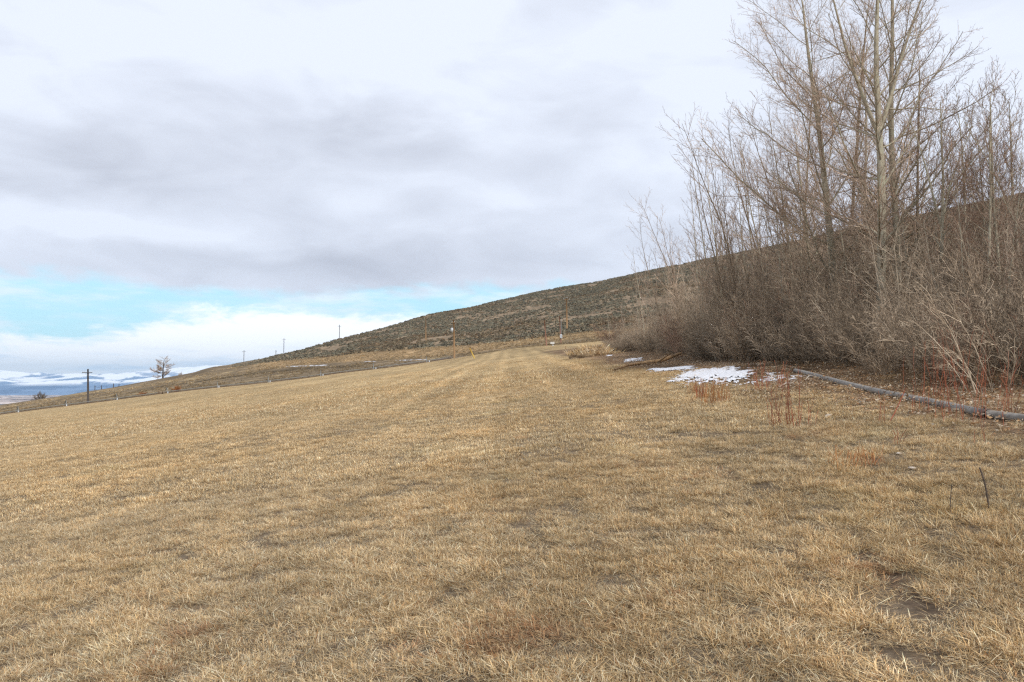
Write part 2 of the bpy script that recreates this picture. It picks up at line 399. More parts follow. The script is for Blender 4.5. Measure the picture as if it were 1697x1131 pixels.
def m_mount():
    m, nt = mat('mountains'); p = pos(nt)
    sz = nt.n('ShaderNodeSeparateXYZ'); nt.l(p, sz.inputs[0]); z = sz.outputs[2]
    f = nt.noise(nt.scl(p, (1, 0.5, 2.5)), 0.0017, 7, 0.62, 0.6); g = nt.noise(nt.scl(p, (1, 0.4, 1)), 0.0006, 5, 0.6, 0.4)
    lo = nt.m('ADD', z, nt.m('MULTIPLY', nt.m('SUBTRACT', g, 0.5), 260))
    snowm = nt.mr(lo, 10, 90)
    pat = nt.mr(f, 0.50, 0.57, 1.0, 0.0)
    hi = nt.mr(z, 130, 330, 0.0, 0.45)
    sm = nt.m('MULTIPLY', snowm, nt.m('ADD', pat, hi, clamp=True))
    hazed_forest = nt.mix(nt.mr(f, 0.4, 0.6), (0.13, 0.19, 0.31), (0.22, 0.30, 0.44))  # forest bluer than its own colour: distance haze mixed into it
    c = nt.mix(sm, hazed_forest, (0.90, 0.92, 0.95))
    bsdf(nt, c, 0.9, spec=0.05); return m
M = dict(ground=m_ground(), grass=m_blades(), sage=m_sage(), snow=m_snow(), mount=m_mount(),
  bark=m_bark('pale_bark', (0.45, 0.41, 0.31), (0.30, 0.26, 0.19), (0.40, 0.40, 0.29)),
  bark2=m_bark('brown_bark', (0.30, 0.24, 0.17), (0.17, 0.125, 0.085), (0.27, 0.25, 0.18)),
  bark_w=m_bark('white_bark', (0.64, 0.59, 0.49), (0.38, 0.33, 0.25), (0.46, 0.44, 0.34)),
  twig=m_twig('twigs', (0.44, 0.34, 0.255), (0.30, 0.22, 0.165)),
  twig_r=m_twig('reddish_twigs', (0.34, 0.225, 0.16), (0.23, 0.15, 0.105)),
  brush=m_twig('brush', (0.39, 0.31, 0.225), (0.22, 0.165, 0.115), 2.5, 0.8),
  brush_p=m_twig('pale_brush', (0.52, 0.43, 0.32), (0.33, 0.255, 0.18), 2.5, 0.5),
  red_plain=simple('red_bark', (0.30, 0.09, 0.05), (0.22, 0.06, 0.035), 8, 0.8),
  red=m_twig('red_stems', (0.34, 0.12, 0.065), (0.22, 0.075, 0.045), 6, 0.4),
  orange=m_twig('orange_stems', (0.42, 0.20, 0.07), (0.30, 0.11, 0.045), 6, 0.4),
  pole=simple('weathered_pole', (0.30, 0.21, 0.13), (0.19, 0.125, 0.075), 6, 0.9, (4, 4, 0.4)),
  pole_d=simple('dark_pole', (0.095, 0.08, 0.07), (0.06, 0.05, 0.045), 6, 0.9, (4, 4, 0.4)),
  pole_o=simple('tan_pole', (0.34, 0.21, 0.105), (0.24, 0.145, 0.075), 6, 0.9, (4, 4, 0.4)),
  pole_r=simple('reddish_pole', (0.30, 0.16, 0.11), (0.20, 0.11, 0.075), 6, 0.9, (4, 4, 0.4)),
  pole_g=simple('grey_pole', (0.26, 0.25, 0.25), (0.18, 0.175, 0.175), 6, 0.9, (4, 4, 0.4)),
  galv_d=simple('dull_galvanised', (0.29, 0.29, 0.27), (0.20, 0.20, 0.185), 9, 0.6, metallic=0.2),
  galv=simple('galvanised_metal', (0.55, 0.57, 0.58), (0.42, 0.44, 0.45), 9, 0.45, metallic=0.3, spec=0.5),
  pipe=simple('dull_grey_pipe', (0.30, 0.275, 0.245), (0.19, 0.17, 0.148), 9.0, 0.8, (1, 1, 1), 0.1, metallic=0.0, spec=0.25),
  rust=simple('rusty_collar', (0.17, 0.13, 0.11), (0.11, 0.07, 0.05), 25, 0.8),
  white=simple('white_paint', (0.80, 0.80, 0.78), (0.62, 0.62, 0.60), 12, 0.6),
  yellow=simple('yellow_plastic', (0.62, 0.42, 0.08), (0.50, 0.33, 0.07), 12, 0.6),
  pale=simple('pale_boards', (0.72, 0.66, 0.42), (0.58, 0.50, 0.30), 12, 0.8),
  wood=simple('dead_wood', (0.42, 0.27, 0.14), (0.20, 0.125, 0.07), 8, 0.9, (1, 1, 1), 0.5, bdist=0.03),
  stone=simple('pale_stone', (0.60, 0.54, 0.46), (0.42, 0.36, 0.30), 30, 0.9),
  soilheap=simple('dry_soil', (0.36, 0.26, 0.15), (0.22, 0.15, 0.09), 3, 0.95, bstr=0.8, bdist=0.15),
  stalk=simple('dead_stalk', (0.13, 0.10, 0.08), (0.07, 0.055, 0.045), 30, 0.9),
)

# ------------------------------------------------------------------ ground sheet
def pxof(u): return 848.5+u*FPX
GA, GB = G(1428, 915), G(1548, 1020)
def groove(x, y):   # shallow dirt rut in the near grass
    d = GB[:2]-GA[:2]; L = np.hypot(*d); d = d/L; t = (x-GA[0])*d[0]+(y-GA[1])*d[1]; q = (x-GA[0])*-d[1]+(y-GA[1])*d[0]+0.06*fbm(x/0.2, y/0.2, 88, 2)
    return np.exp(-(q/0.085)**4)*sstep(t, -0.1, 0.1)*(1-sstep(t, L-0.1, L+0.15))
def litter_w(x, y):
    e = x+0.9*fbm(x/2.2, y/2.6, 21, 3)+0.5*fbm(x/0.6, y/0.6, 22, 2)
    lo = 4.7-0.4*sstep(y, 30, 80)
    return sstep(e, lo, lo+1.7)*sstep(y, 6.3, 9)*(1-sstep(y, 120, 150))
def ground_color(x, y):
    r, a, u, Yd = polar(x, y); px = pxof(u)
    col = np.zeros(x.shape+(3,))
    nz = fbm(x/9, y/14, 31, 4); nn = fbm(x/2.5, y/4.0, 32, 3)
    near = np.array([0.15, 0.115, 0.08]); field = np.array([0.375, 0.275, 0.145])  # near soil darkened: shade between blades put into its colour
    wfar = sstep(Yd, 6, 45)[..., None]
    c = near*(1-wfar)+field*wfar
    # mown swaths converging on the far end
    sw = vnoise((x-0.02*y)/1.7, y/60, 41)*0.5+vnoise((x-0.02*y)/5.5, y/80, 42)
    c = c*(1+0.28*sw*sstep(Yd, 15, 60)+0.12*nz)[..., None]
    core = sstep(x, -6, 1)*(1-sstep(x, 6, 10))*sstep(y, 70, 140)
    c = c*(1-0.16*core)[..., None]
    gold = sstep(x, 0, 6)*sstep(Yd, 12, 18)*(1-sstep(Yd, 50, 80))
    c = c*(1+gold[..., None]*np.array([0.08, 0.0, -0.12]))
    gr = groove(x, y)[..., None]; c = c*(1-gr)+np.array([0.095, 0.068, 0.047])*gr
    lw = litter_w(x, y)[..., None]
    lit = np.array([0.165, 0.108, 0.064])*(1+0.7*nn)[..., None]
    lit = lit+sstep(nn, 0.15, 0.45)[..., None]*np.array([0.10, 0.075, 0.045])
    c = c*(1-lw)+lit*lw
    # beyond the wheel line
    ky = [np.interp(u, us, KY[:, q]) for q in range(KY.shape[1])]
    fe, dip, flat, bank, sagef, mid, crest = ky[:7]
    n2_ = fbm(x/12, y/6, 51, 4)
    q = (Yd-fe)/np.maximum(sagef-fe, 1)
    brown = np.array([0.19, 0.142, 0.088])*(1+0.45*n2_)[..., None]
    tan = np.array([0.28, 0.21, 0.115])*(1+0.3*n2_)[..., None]
    orange = np.array([0.30, 0.205, 0.11])*(1+0.55*fbm(x/4, y/3, 52, 3))[..., None]
    road = np.array([0.15, 0.115, 0.085])
    beyond = brown*(1-sstep(n2_, 0.1, 0.5)[..., None])+tan*sstep(n2_, 0.1, 0.5)[..., None]
    rt = (sstep(px, 600, 700)*(1-sstep(px, 840, 900)))
    rd = sstep(q, 0.05, 0.12)*(1-sstep(q, 0.42, 0.50))*rt
    beyond = beyond*(1-rd[..., None])+road*rd[..., None]
    # dark farm track on the left part
    tr = np.exp(-((q-0.62+0.15*sstep(px, 300, 600))/0.05)**2)*sstep(px, 150, 350)*(1-sstep(px, 560, 640))
    beyond = beyond*(1-0.6*tr[..., None])
    bk = sstep(q, 0.60, 0.72)*sstep(px, 380, 470)
    beyond = beyond*(1-bk[..., None])+orange*bk[..., None]
    base_dark = np.exp(-((q-1.02)/0.05)**2)*sstep(px, 420, 520)
    beyond = beyond*(1-0.5*base_dark[..., None])
    wb = sstep(Yd-fe, -1.0, 2.5)[..., None]
    c = c*(1-wb)+beyond*wb
    sage = (sstep(Yd-sagef, 0, 6)*sstep(px, 350, 430))[..., None]
    sc = np.array([0.215, 0.16, 0.105])*(1+0.4*fbm(x/15, y/15, 61, 4))[..., None]
    sc = sc*(1-0.35*sstep(px, 1150, 1500)[..., None])
    c = c*(1-sage)+sc*sage
    # valley floor, patchwork of fields from dull to pale
    vf = (sstep(Yd, 700, 1800))[..., None]
    cx = np.floor(x/240+0.4*vnoise(x/500, y/500, 5)); cy = np.floor(y/380)
    ph = _hash(cx, cy, 77)
    patch = np.stack([0.34+0.40*ph, 0.26+0.36*ph, 0.22+0.33*ph], -1)
    dark = sstep(fbm(x/110, y/320, 66, 4), 0.06, 0.22)[..., None]
    patch = patch*(1-0.72*dark)
    c = c*(1-vf)+patch*vf
    return np.clip(c, 0.01, 0.9)
def build_ground():
    a1 = np.linspace(-AZM, AZM, 640)
    a2 = np.linspace(AZM, 2*math.pi-AZM, 90)[1:-1]
    A = np.concatenate([a1, a2])
    rr = [0.4]
    while rr[-1] < 22500:
        r = rr[-1]
        f = 1.05 if r < 2 else 1.014 if r < 60 else 1.02 if r < 150 else 1.0075 if r < 700 else 1.02
        rr.append(r*f)
    rr = np.array(rr); na, nr = len(A), len(rr)
    # rings at constant depth inside the view
    ac = np.clip(np.where(A > math.pi, A-2*math.pi, A), -AZM, AZM)
    RR = rr[:, None]/np.cos(ac)[None, :]
    Xg = RR*np.sin(A)[None]; Yg = RR*np.cos(A)[None]
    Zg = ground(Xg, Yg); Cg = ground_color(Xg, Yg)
    V = np.stack([Xg, Yg, Zg], -1).reshape(-1, 3)
    i = np.arange(nr-1)[:, None]; j = np.arange(na)[None]; jn = (j+1) % na
    F = np.stack([i*na+j, i*na+jn, (i+1)*na+jn, (i+1)*na+j], -1).reshape(-1, 4)[:, ::-1]
    V = np.concatenate([V, [[0, 0, gz(0, 0)]]]); cols = np.concatenate([Cg.reshape(-1, 3), [[0.15, 0.115, 0.08]]])
    # centre fan closed with degenerate-free quads: pairs of sectors
    c = len(V)-1; fan = np.array([[c, (q+2) % na, q+1, q] for q in range(0, na-1, 2)])[:, ::-1]
    F = np.concatenate([F, fan])
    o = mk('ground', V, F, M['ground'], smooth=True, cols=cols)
    tag(o, 'dry tan mown field rising to a brown sloping hillside', 'ground', kind='structure')
build_ground()

# ------------------------------------------------------------------ snowy mountains across the valley
def build_mountains():
    A = np.linspace(R(-52), R(4), 620); rr = np.linspace(12200, 21500, 130)
    Xg = rr[:, None]*np.sin(A)[None]; Yg = rr[:, None]*np.cos(A)[None]
    t = (rr[:, None]-12200)/9300
    def ridged(x, y, seed, o=5):
        s = 0; a = 1.0
        for i in range(o): s = s+a*(1-np.abs(2*vnoise(x, y, seed+i*7))*1.6); a *= 0.52; x = x*2.07; y = y*2.07
        return s/2
    rg = ridged(Xg/2900, Yg/3600, 90)
    pxm = pxof(np.tan(A))[None]
    env = sstep(t, 0.02, 0.75)
    zz = -126+env*(440+110*sstep(pxm, 60, 330))*(0.58+0.58*rg)+40*sstep(t, 0.0, 0.12)*rg
    zz = zz-260*sstep(t, 0.9, 1.0)
    V = np.stack([Xg, Yg, zz], -1).reshape(-1, 3); nr, na = Xg.shape
    i = np.arange(nr-1)[:, None]; j = np.arange(na-1)[None]
    F = np.stack([i*na+j, i*na+j+1, (i+1)*na+j+1, (i+1)*na+j], -1).reshape(-1, 4)[:, ::-1]
    o = mk('mountains', V, F, M['mount'], smooth=True); tag(o, 'blue distant mountains streaked with snow beyond the valley', 'mountains', kind='structure')
build_mountains()

# ------------------------------------------------------------------ geometry-node scattering for stuff
def scatter(name, protos, P, scl, rot, idx, label, cat):
    """protos: unlinked-collection prototypes; P Nx3"""
    col = bpy.data.collections.new(name+'_kinds')
    for i, o in enumerate(protos):
        for cc in list(o.users_collection): cc.objects.unlink(o)
        o.name = f'{name}_kind_{i:02d}'; col.objects.link(o)
    me = bpy.data.meshes.new(name); me.vertices.add(len(P)); me.vertices.foreach_set('co', np.asarray(P, np.float32).ravel())
    a = me.attributes.new('scl', 'FLOAT_VECTOR', 'POINT'); a.data.foreach_set('vector', np.asarray(scl, np.float32).ravel())
    a = me.attributes.new('rot', 'FLOAT_VECTOR', 'POINT'); a.data.foreach_set('vector', np.asarray(rot, np.float32).ravel())
    a = me.attributes.new('idx', 'INT', 'POINT'); a.data.foreach_set('value', np.asarray(idx, np.int32).ravel())
    o = bpy.data.objects.new(name, me); C.objects.link(o); tag(o, label, cat, kind='stuff')
    ng = bpy.data.node_groups.new(name+'_scatter', 'GeometryNodeTree')
    ng.interface.new_socket('Geometry', in_out='INPUT', socket_type='NodeSocketGeometry')
    ng.interface.new_socket('Geometry', in_out='OUTPUT', socket_type='NodeSocketGeometry')
    N = ng.nodes; gi = N.new('NodeGroupInput'); go = N.new('NodeGroupOutput')
    ci = N.new('GeometryNodeCollectionInfo'); ci.inputs['Collection'].default_value = col
    ci.inputs['Separate Children'].default_value = True; ci.inputs['Reset Children'].default_value = True
    ip = N.new('GeometryNodeInstanceOnPoints'); ip.inputs['Pick Instance'].default_value = True
    def at(nm, ty):
        q = N.new('GeometryNodeInputNamedAttribute'); q.data_type = ty; q.inputs['Name'].default_value = nm
        return [s for s in q.outputs if s.enabled and s.name == 'Attribute'][0]
    L = ng.links
    L.new(gi.outputs[0], ip.inputs['Points']); L.new(ci.outputs[0], ip.inputs['Instance'])
    L.new(at('idx', 'INT'), ip.inputs['Instance Index']); L.new(at('scl', 'FLOAT_VECTOR'), ip.inputs['Scale'])
    L.new(at('rot', 'FLOAT_VECTOR'), ip.inputs['Rotation']); L.new(ip.outputs[0], go.inputs[0])
    md = o.modifiers.new('scatter', 'NODES'); md.node_group = ng
    return o

# ------------------------------------------------------------------ grass tufts
PAL = np.array([[0.64, 0.51, 0.32], [0.56, 0.43, 0.25], [0.48, 0.34, 0.18], [0.74, 0.65, 0.49], [0.36, 0.20, 0.10], [0.19, 0.145, 0.095], [0.60, 0.54, 0.41]])
PAL = PAL*np.array([1.10, 1.055, 0.975])
PW = np.array([0.22, 0.22, 0.15, 0.14, 0.08, 0.10, 0.09])
def tuft(r, nb, hgt, wid, spread, flat=0.35, rad=0.07, bend=0.8, pal=PAL, pw=PW):
    N = nb; a = r.uniform(0, 2*np.pi, N); rr = rad*np.sqrt(r.uniform(0, 1, N))
    bx, by = rr*np.cos(a), rr*np.sin(a)
    da = a+r.normal(0, 0.9, N); tilt = np.abs(r.normal(spread, 0.30, N))
    lie = r.uniform(0, 1, N) < flat; tilt = np.where(lie, r.uniform(1.15, 1.5, N), tilt)
    L = hgt*r.uniform(0.45, 1.25, N); wd = wid*r.uniform(0.6, 1.3, N)
    S = 4; V = np.zeros((N, S, 2, 3)); t = tilt.copy(); p = np.stack([bx, by, np.full(N, -0.004)+lie*0.012*r.uniform(0, 1.5, N)], -1)
    side_a = da+np.pi/2+r.normal(0, 0.5, N); side = np.stack([np.cos(side_a), np.sin(side_a), np.zeros(N)], -1)
    bd = bend*r.uniform(0, 1, N)/S
    for s in range(S):
        ww = wd*(1.0, 0.9, 0.65, 0.12)[s]
        V[:, s, 0] = p-side*ww[:, None]/2; V[:, s, 1] = p+side*ww[:, None]/2
        d = np.stack([np.sin(t)*np.cos(da), np.sin(t)*np.sin(da), np.cos(t)], -1); p = p+d*(L/(S-1))[:, None]
        t = np.minimum(t+bd, 1.55)
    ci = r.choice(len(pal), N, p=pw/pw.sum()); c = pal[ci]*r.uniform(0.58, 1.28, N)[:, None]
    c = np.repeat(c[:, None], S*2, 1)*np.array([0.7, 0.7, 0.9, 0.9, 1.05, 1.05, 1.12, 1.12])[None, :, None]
    b = np.arange(N)[:, None]*S*2
    F = np.concatenate([b+np.array([[2*s, 2*s+1, 2*s+3, 2*s+2]]) for s in range(S-1)], 0)
    return V.reshape(-1, 3), F, np.clip(c.reshape(-1, 3), 0, 0.85)
def in_snow(x, y):
    z = ground(x, y); ix = 848.5+FPX*x/np.maximum(y, 1); iy = 640-FPX*(z-H)/np.maximum(y, 1)
    a = (ix > 1112) & (ix < 1255) & (iy > 607) & (iy < 636) & ((ix-1110)/145+(iy-607)/28*0.9 > 0.75)
    return a | ((ix > 1072) & (ix < 1164) & (iy > 607) & (iy < 617) & (iy < 618-(ix-1072)*0.07))
def build_grass():
    r = np.random.default_rng(3); protos = []
    for i in range(10):     # near tufts
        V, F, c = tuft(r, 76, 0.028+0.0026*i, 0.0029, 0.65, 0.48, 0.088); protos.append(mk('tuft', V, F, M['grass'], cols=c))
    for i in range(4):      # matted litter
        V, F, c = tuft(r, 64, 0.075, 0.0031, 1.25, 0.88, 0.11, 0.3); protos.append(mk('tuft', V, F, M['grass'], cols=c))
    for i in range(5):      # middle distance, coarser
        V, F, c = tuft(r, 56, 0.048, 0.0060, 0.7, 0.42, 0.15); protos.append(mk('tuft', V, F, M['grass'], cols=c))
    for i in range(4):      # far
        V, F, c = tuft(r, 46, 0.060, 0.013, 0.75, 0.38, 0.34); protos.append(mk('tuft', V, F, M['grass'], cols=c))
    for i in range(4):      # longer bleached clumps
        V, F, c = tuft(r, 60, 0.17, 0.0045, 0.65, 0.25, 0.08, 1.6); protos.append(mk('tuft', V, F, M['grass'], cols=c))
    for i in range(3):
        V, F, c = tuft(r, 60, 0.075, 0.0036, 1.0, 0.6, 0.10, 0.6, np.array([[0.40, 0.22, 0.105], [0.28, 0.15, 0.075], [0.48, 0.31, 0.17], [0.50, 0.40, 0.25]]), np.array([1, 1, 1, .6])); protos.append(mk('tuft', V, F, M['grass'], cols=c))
    P = []; I = []; S = []
    def gen(y0, y1, dens, fn, lo=-0.80, hi=0.86):
        area = (hi-lo)*(y1*y1-y0*y0)/2; n = int(area*dens)
        Yd = np.sqrt(r.uniform(y0*y0, y1*y1, n)); u = r.uniform(lo, hi, n); x = u*Yd
        keep = fn(x, Yd); x, Yd = x[keep], Yd[keep]; return x, Yd
    def cover(x, y):
        nz = 1.2*fbm(x/0.22, y/0.34, 71, 3)+0.35*fbm(x/1.6, y/0.9, 72, 2)
        k = np.maximum(0.80+0.85*nz, 0.30)-0.92*litter_w(x, y)-0.25*sstep(y, 60, 120)
        k = k*(1-0.9*groove(x, y))
        k = np.where(in_snow(x, y), k*0.35, k)
        return k
    bands = [(2.4, 7, 560, 0, 10), (7, 11, 420, 0, 10), (11, 18, 190, 14, 19), (18, 30, 95, 14, 19), (30, 50, 20, 19, 23), (50, 90, 6, 19, 23), (90, 185, 2.0, 19, 23)]
    for y0, y1, d, i0, i1 in bands:
        x, y = gen(y0, y1, d, lambda x, y: r.uniform(0, 1, len(x)) < cover(x, y))
        idx = r.integers(i0, i1, len(x))
        if i0 == 0:
            lie = r.uniform(0, 1, len(x)) < 0.22+0.5*(1-sstep(cover(x, y), 0.36, 0.7)); idx = np.where(lie, r.integers(10, 14, len(x)), idx)
        s = r.uniform(0.65, 1.25, len(x))*(0.85+0.5*(cover(x, y)-0.5).clip(-0.5, 0.8))
        P.append(np.stack([x, y, ground(x, y)], -1)); I.append(idx); S.append(s)
    # longer clumps: right side margin and lower right corner
    x, y = gen(3, 30, 12, lambda x, y: r.uniform(0, 1, len(x)) < (0.05+0.9*sstep(x+0.8*fbm(x, y, 81, 2), 2.2, 3.6)*(0.25+sstep(fbm(x/0.8, y/0.8, 82, 2), -0.05, 0.3)))*(1-0.85*litter_w(x, y)))
    P.append(np.stack([x, y, ground(x, y)], -1)); I.append(r.integers(23, 27, len(x))); S.append(r.uniform(0.30, 0.70, len(x)))
    for px, py, n_, q_ in ((648, 905, 9, 0.12), (600, 935, 6, 0.10), (1560, 880, 12, 0.25), (1680, 905, 16, 0.25), (1690, 990, 18, 0.25), (1620, 1080, 14, 0.25), (1330, 870, 8, 0.2)):
        c0 = G(px, py); x = c0[0]+r.normal(0, q_, n_); y = c0[1]+r.normal(0, q_, n_)
        P.append(np.stack([x, y, ground(x, y)], -1)); I.append(r.integers(23, 27, n_)); S.append(r.uniform(0.4, 0.75, n_))
    # rust-brown matted patches
    for px, py, rx, ry, n_ in ((835, 1062, 0.42, 0.16, 70), (315, 1052, 0.24, 0.12, 26), (1450, 945, 0.25, 0.10, 22), (230, 1118, 0.2, 0.1, 16), (1120, 1000, 0.12, 0.1, 8), (1085, 770, 0.3, 0.2, 14), (640, 760, 0.3, 0.2, 10), (1345, 720, 0.4, 0.3, 30), (1180, 790, 0.4, 0.3, 16)):
        c0 = G(px, py); x = c0[0]+r.normal(0, rx, n_)*0.6; y = c0[1]+r.normal(0, ry, n_)*0.9
        P.append(np.stack([x, y, ground(x, y)+0.006], -1)); I.append(r.integers(27, 30, n_)); S.append(r.uniform(0.5, 1.1, n_))
    P = np.concatenate(P); I = np.concatenate(I); S = np.concatenate(S)
    gv = groove(P[:, 0], P[:, 1]); gk = ((gv < 0.5) & ~((I >= 23) & (I < 27) & (np.hypot(P[:, 0]-GB[0], P[:, 1]-GB[1]) < 0.9))) | ((r.uniform(0, 1, len(P)) < 0.55) & (I >= 10) & (I < 14)) | (I > 26); P, I, S = P[gk], I[gk], S[gk]
    rot = np.stack([r.normal(0, 0.10, len(P)), r.normal(-0.12, 0.10, len(P))*0-0.10, r.uniform(0, 6.28, len(P))], -1)
    scatter('grass', protos, P, np.stack([S, S, S*r.uniform(0.8, 1.2, len(S))], -1), rot, I, 'short dry tan grass covering the field', 'grass')
build_grass()

# leaf litter under the trees
def build_litter():
    r = np.random.default_rng(5); protos = []
    m = m_blades('leaf_litter', 0.2)
    pal = np.array([[0.44, 0.34, 0.23], [0.30, 0.16, 0.08], [0.50, 0.42, 0.32], [0.22, 0.13, 0.075], [0.36, 0.22, 0.11]])
    for i in range(6):
        V, F, cc = [], [], []
        for q in range(26):
            c = np.array([r.uniform(-.3, .3), r.uniform(-.3, .3), r.uniform(0.002, 0.02)]); L = r.uniform(0.010, 0.026); wd = L*0.6
            a = r.uniform(0, 6.28); tl = r.normal(0, 0.5); R3 = np.array(Euler((tl, r.normal(0, .4), a)).to_matrix())
            pts = np.array([[-L, 0, 0.3*L], [0, -wd, 0], [L, 0, 0.35*L], [0, wd, 0.1*L]])@R3.T+c
            b = len(V); V += pts.tolist(); F.append([b, b+1, b+2, b+3]); cc += [pal[r.integers(0, 5)]*r.uniform(.7, 1.2)]*4
        for q in range(9):
            c = np.array([r.uniform(-.3, .3), r.uniform(-.3, .3), 0.008]); a = r.uniform(0, 6.28); L = r.uniform(0.06, 0.22); d = np.array([math.cos(a), math.sin(a), r.normal(0, .12)]); s = np.array([-d[1], d[0], 0])*0.003
            b = len(V); V += [c-d*L/2-s, c-d*L/2+s, c+d*L/2+s, c+d*L/2-s]; F.append([b, b+1, b+2, b+3]); cc += [np.array([0.40, 0.31, 0.21])*r.uniform(.5, 1.3)]*4
        protos.append(mk('leaves', np.array(V), np.array(F), m, cols=np.array(cc)))
    n = 60000; y = r.uniform(6, 60, n)**1.0; x = r.uniform(3.5, 22, n)
    k = (r.uniform(0, 1, n) < litter_w(x, y)*np.clip(14/y, 0.1, 1)*0.8*(0.35+sstep(fbm(x/1.2, y/1.2, 98, 3), -0.1, 0.4))) & (x < 1.0*y) & ~in_snow(x, y)
    x, y = x[k], y[k]
    rot = np.stack([x*0, x*0-0.12, r.uniform(0, 6.28, len(x))], -1); s = r.uniform(0.7, 1.4, len(x))
    scatter('leaf_litter', protos, np.stack([x, y, ground(x, y)], -1), np.stack([s]*3, -1), rot, r.integers(0, 6, len(x)), 'brown fallen leaves and broken twigs beneath the bare trees', 'leaf litter')
build_litter()

# ------------------------------------------------------------------ bare tree generator
class Plant:
    def __init__(s, seed): s.r = np.random.default_rng(seed); s.big = []; s.fine = []
    def line(s, p0, d0, L, n, wander, trop, gust=(0, 0, 0)):
        p = np.array(p0, float); d = np.array(d0, float); d /= np.linalg.norm(d); out = [p.copy()]
        for i in range(n-1):
            d = d+s.r.normal(0, wander, 3)+np.array([0, 0, trop])+np.array(gust); d /= np.linalg.norm(d)
            p = p+d*L/(n-1); out.append(p.copy())
        return np.array(out)
    def child_dir(s, tan, ang, azi):
        t = tan/np.linalg.norm(tan); ax = np.array([0, 0, 1.]) if abs(t[2]) < 0.95 else np.array([1., 0, 0])
        a = np.cross(t, ax); a /= np.linalg.norm(a); b = np.cross(t, a)
        return t*math.cos(ang)+(a*math.cos(azi)+b*math.sin(azi))*math.sin(ang)
    def kids(s, line, r0, r1, L, lev, spec):
        """spec[lev] = dict(n, t0, ang, len, r, pts, wander, trop)"""
        if lev >= len(spec): return
        c = spec[lev]; n = c['n']; n = int(round(n*s.r.uniform(0.8, 1.2)*(L/c['ref'] if 'ref' in c else 1)))
        azi = s.r.uniform(0, 6.28); m = len(line)
        for i in range(max(n, 1)):
            t = c['t0']+(1-c['t0'])*(i+s.r.uniform(0, 1))/max(n, 1); t = min(t, 0.985)
            f = t*(m-1); k = int(f); k = min(k, m-2); p = line[k]+(line[k+1]-line[k])*(f-k); tan = line[k+1]-line[k]
            azi += 2.4+s.r.normal(0, 0.5)
            ang = max(0.15, c['ang']+s.r.normal(0, c.get('dang', 0.15))+c.get('angt', 0)*(1-t))
            d = s.child_dir(tan, ang, azi)
            cl = c['len']*L*(1-c.get('taper', 0.65)*t)*s.r.uniform(0.6, 1.25)
            if 'lmin' in c: cl = max(cl, c['lmin'])
            rr = max((r0+(r1-r0)*t)*c['r'], c['rmin'])
            ln = s.line(p, d, cl, c['pts'], c['wander'], c['trop'], c.get('gust', (0, 0, 0)))
            rad = np.linspace(rr, max(rr*0.35, c['rmin']*0.6), c['pts'])
            (s.big if c.get('big') else s.fine).append((ln, rad, c.get('k', 3)))
            s.kids(ln, rr, rad[-1], cl, lev+1, spec)
def tubes(lst, seed=1):
    rr_ = np.random.default_rng(seed); SH = []
    groups = {}
    for ln, rad, k in lst: groups.setdefault((len(ln), k), []).append((ln, rad))
    VV, FF, b = [], [], 0
    for (n, k), it in groups.items():
        P = np.array([q[0] for q in it]); Rr = np.array([q[1] for q in it]); N = len(P)
        T = np.gradient(P, axis=1); T /= np.linalg.norm(T, axis=-1, keepdims=True)+1e-9
        ref = np.where(np.abs(T[:, :1, 2:3]) < 0.9, np.array([[[0, 0, 1.]]]), np.array([[[1., 0, 0]]]))
        A = np.cross(T, ref); A /= np.linalg.norm(A, axis=-1, keepdims=True)+1e-9; B = np.cross(T, A)
        an = np.arange(k)*2*np.pi/k
        V = P[:, :, None]+(A[:, :, None]*np.cos(an)[None, None, :, None]+B[:, :, None]*np.sin(an)[None, None, :, None])*Rr[:, :, None, None]
        VV.append(V.reshape(-1, 3)); SH.append(np.repeat(np.clip(rr_.lognormal(0, 0.38, N), 0.45, 2.2), n*k))
        base = b+np.arange(N)[:, None, None]*n*k; i = np.arange(n-1)[None, :, None]*k; j = np.arange(k)[None, None, :]; jn = (j+1) % k
        FF.append(np.stack([base+i+j, base+i+jn, base+i+k+jn, base+i+k+j], -1).reshape(-1, 4)); b += N*n*k
    return np.concatenate(VV), np.concatenate(FF), np.repeat(np.concatenate(SH)[:, None], 3, 1)
def tree_meshes(pl):
    """returns (trunk mesh data, crown mesh data)"""
    return tubes(pl.big), tubes(pl.fine, 2)
def whole(pl):
    (V1, F1, c1), (V2, F2, c2) = tree_meshes(pl)
    return np.concatenate([V1, V2]), np.concatenate([F1, F2+len(V1)]), np.concatenate([c1, c2])

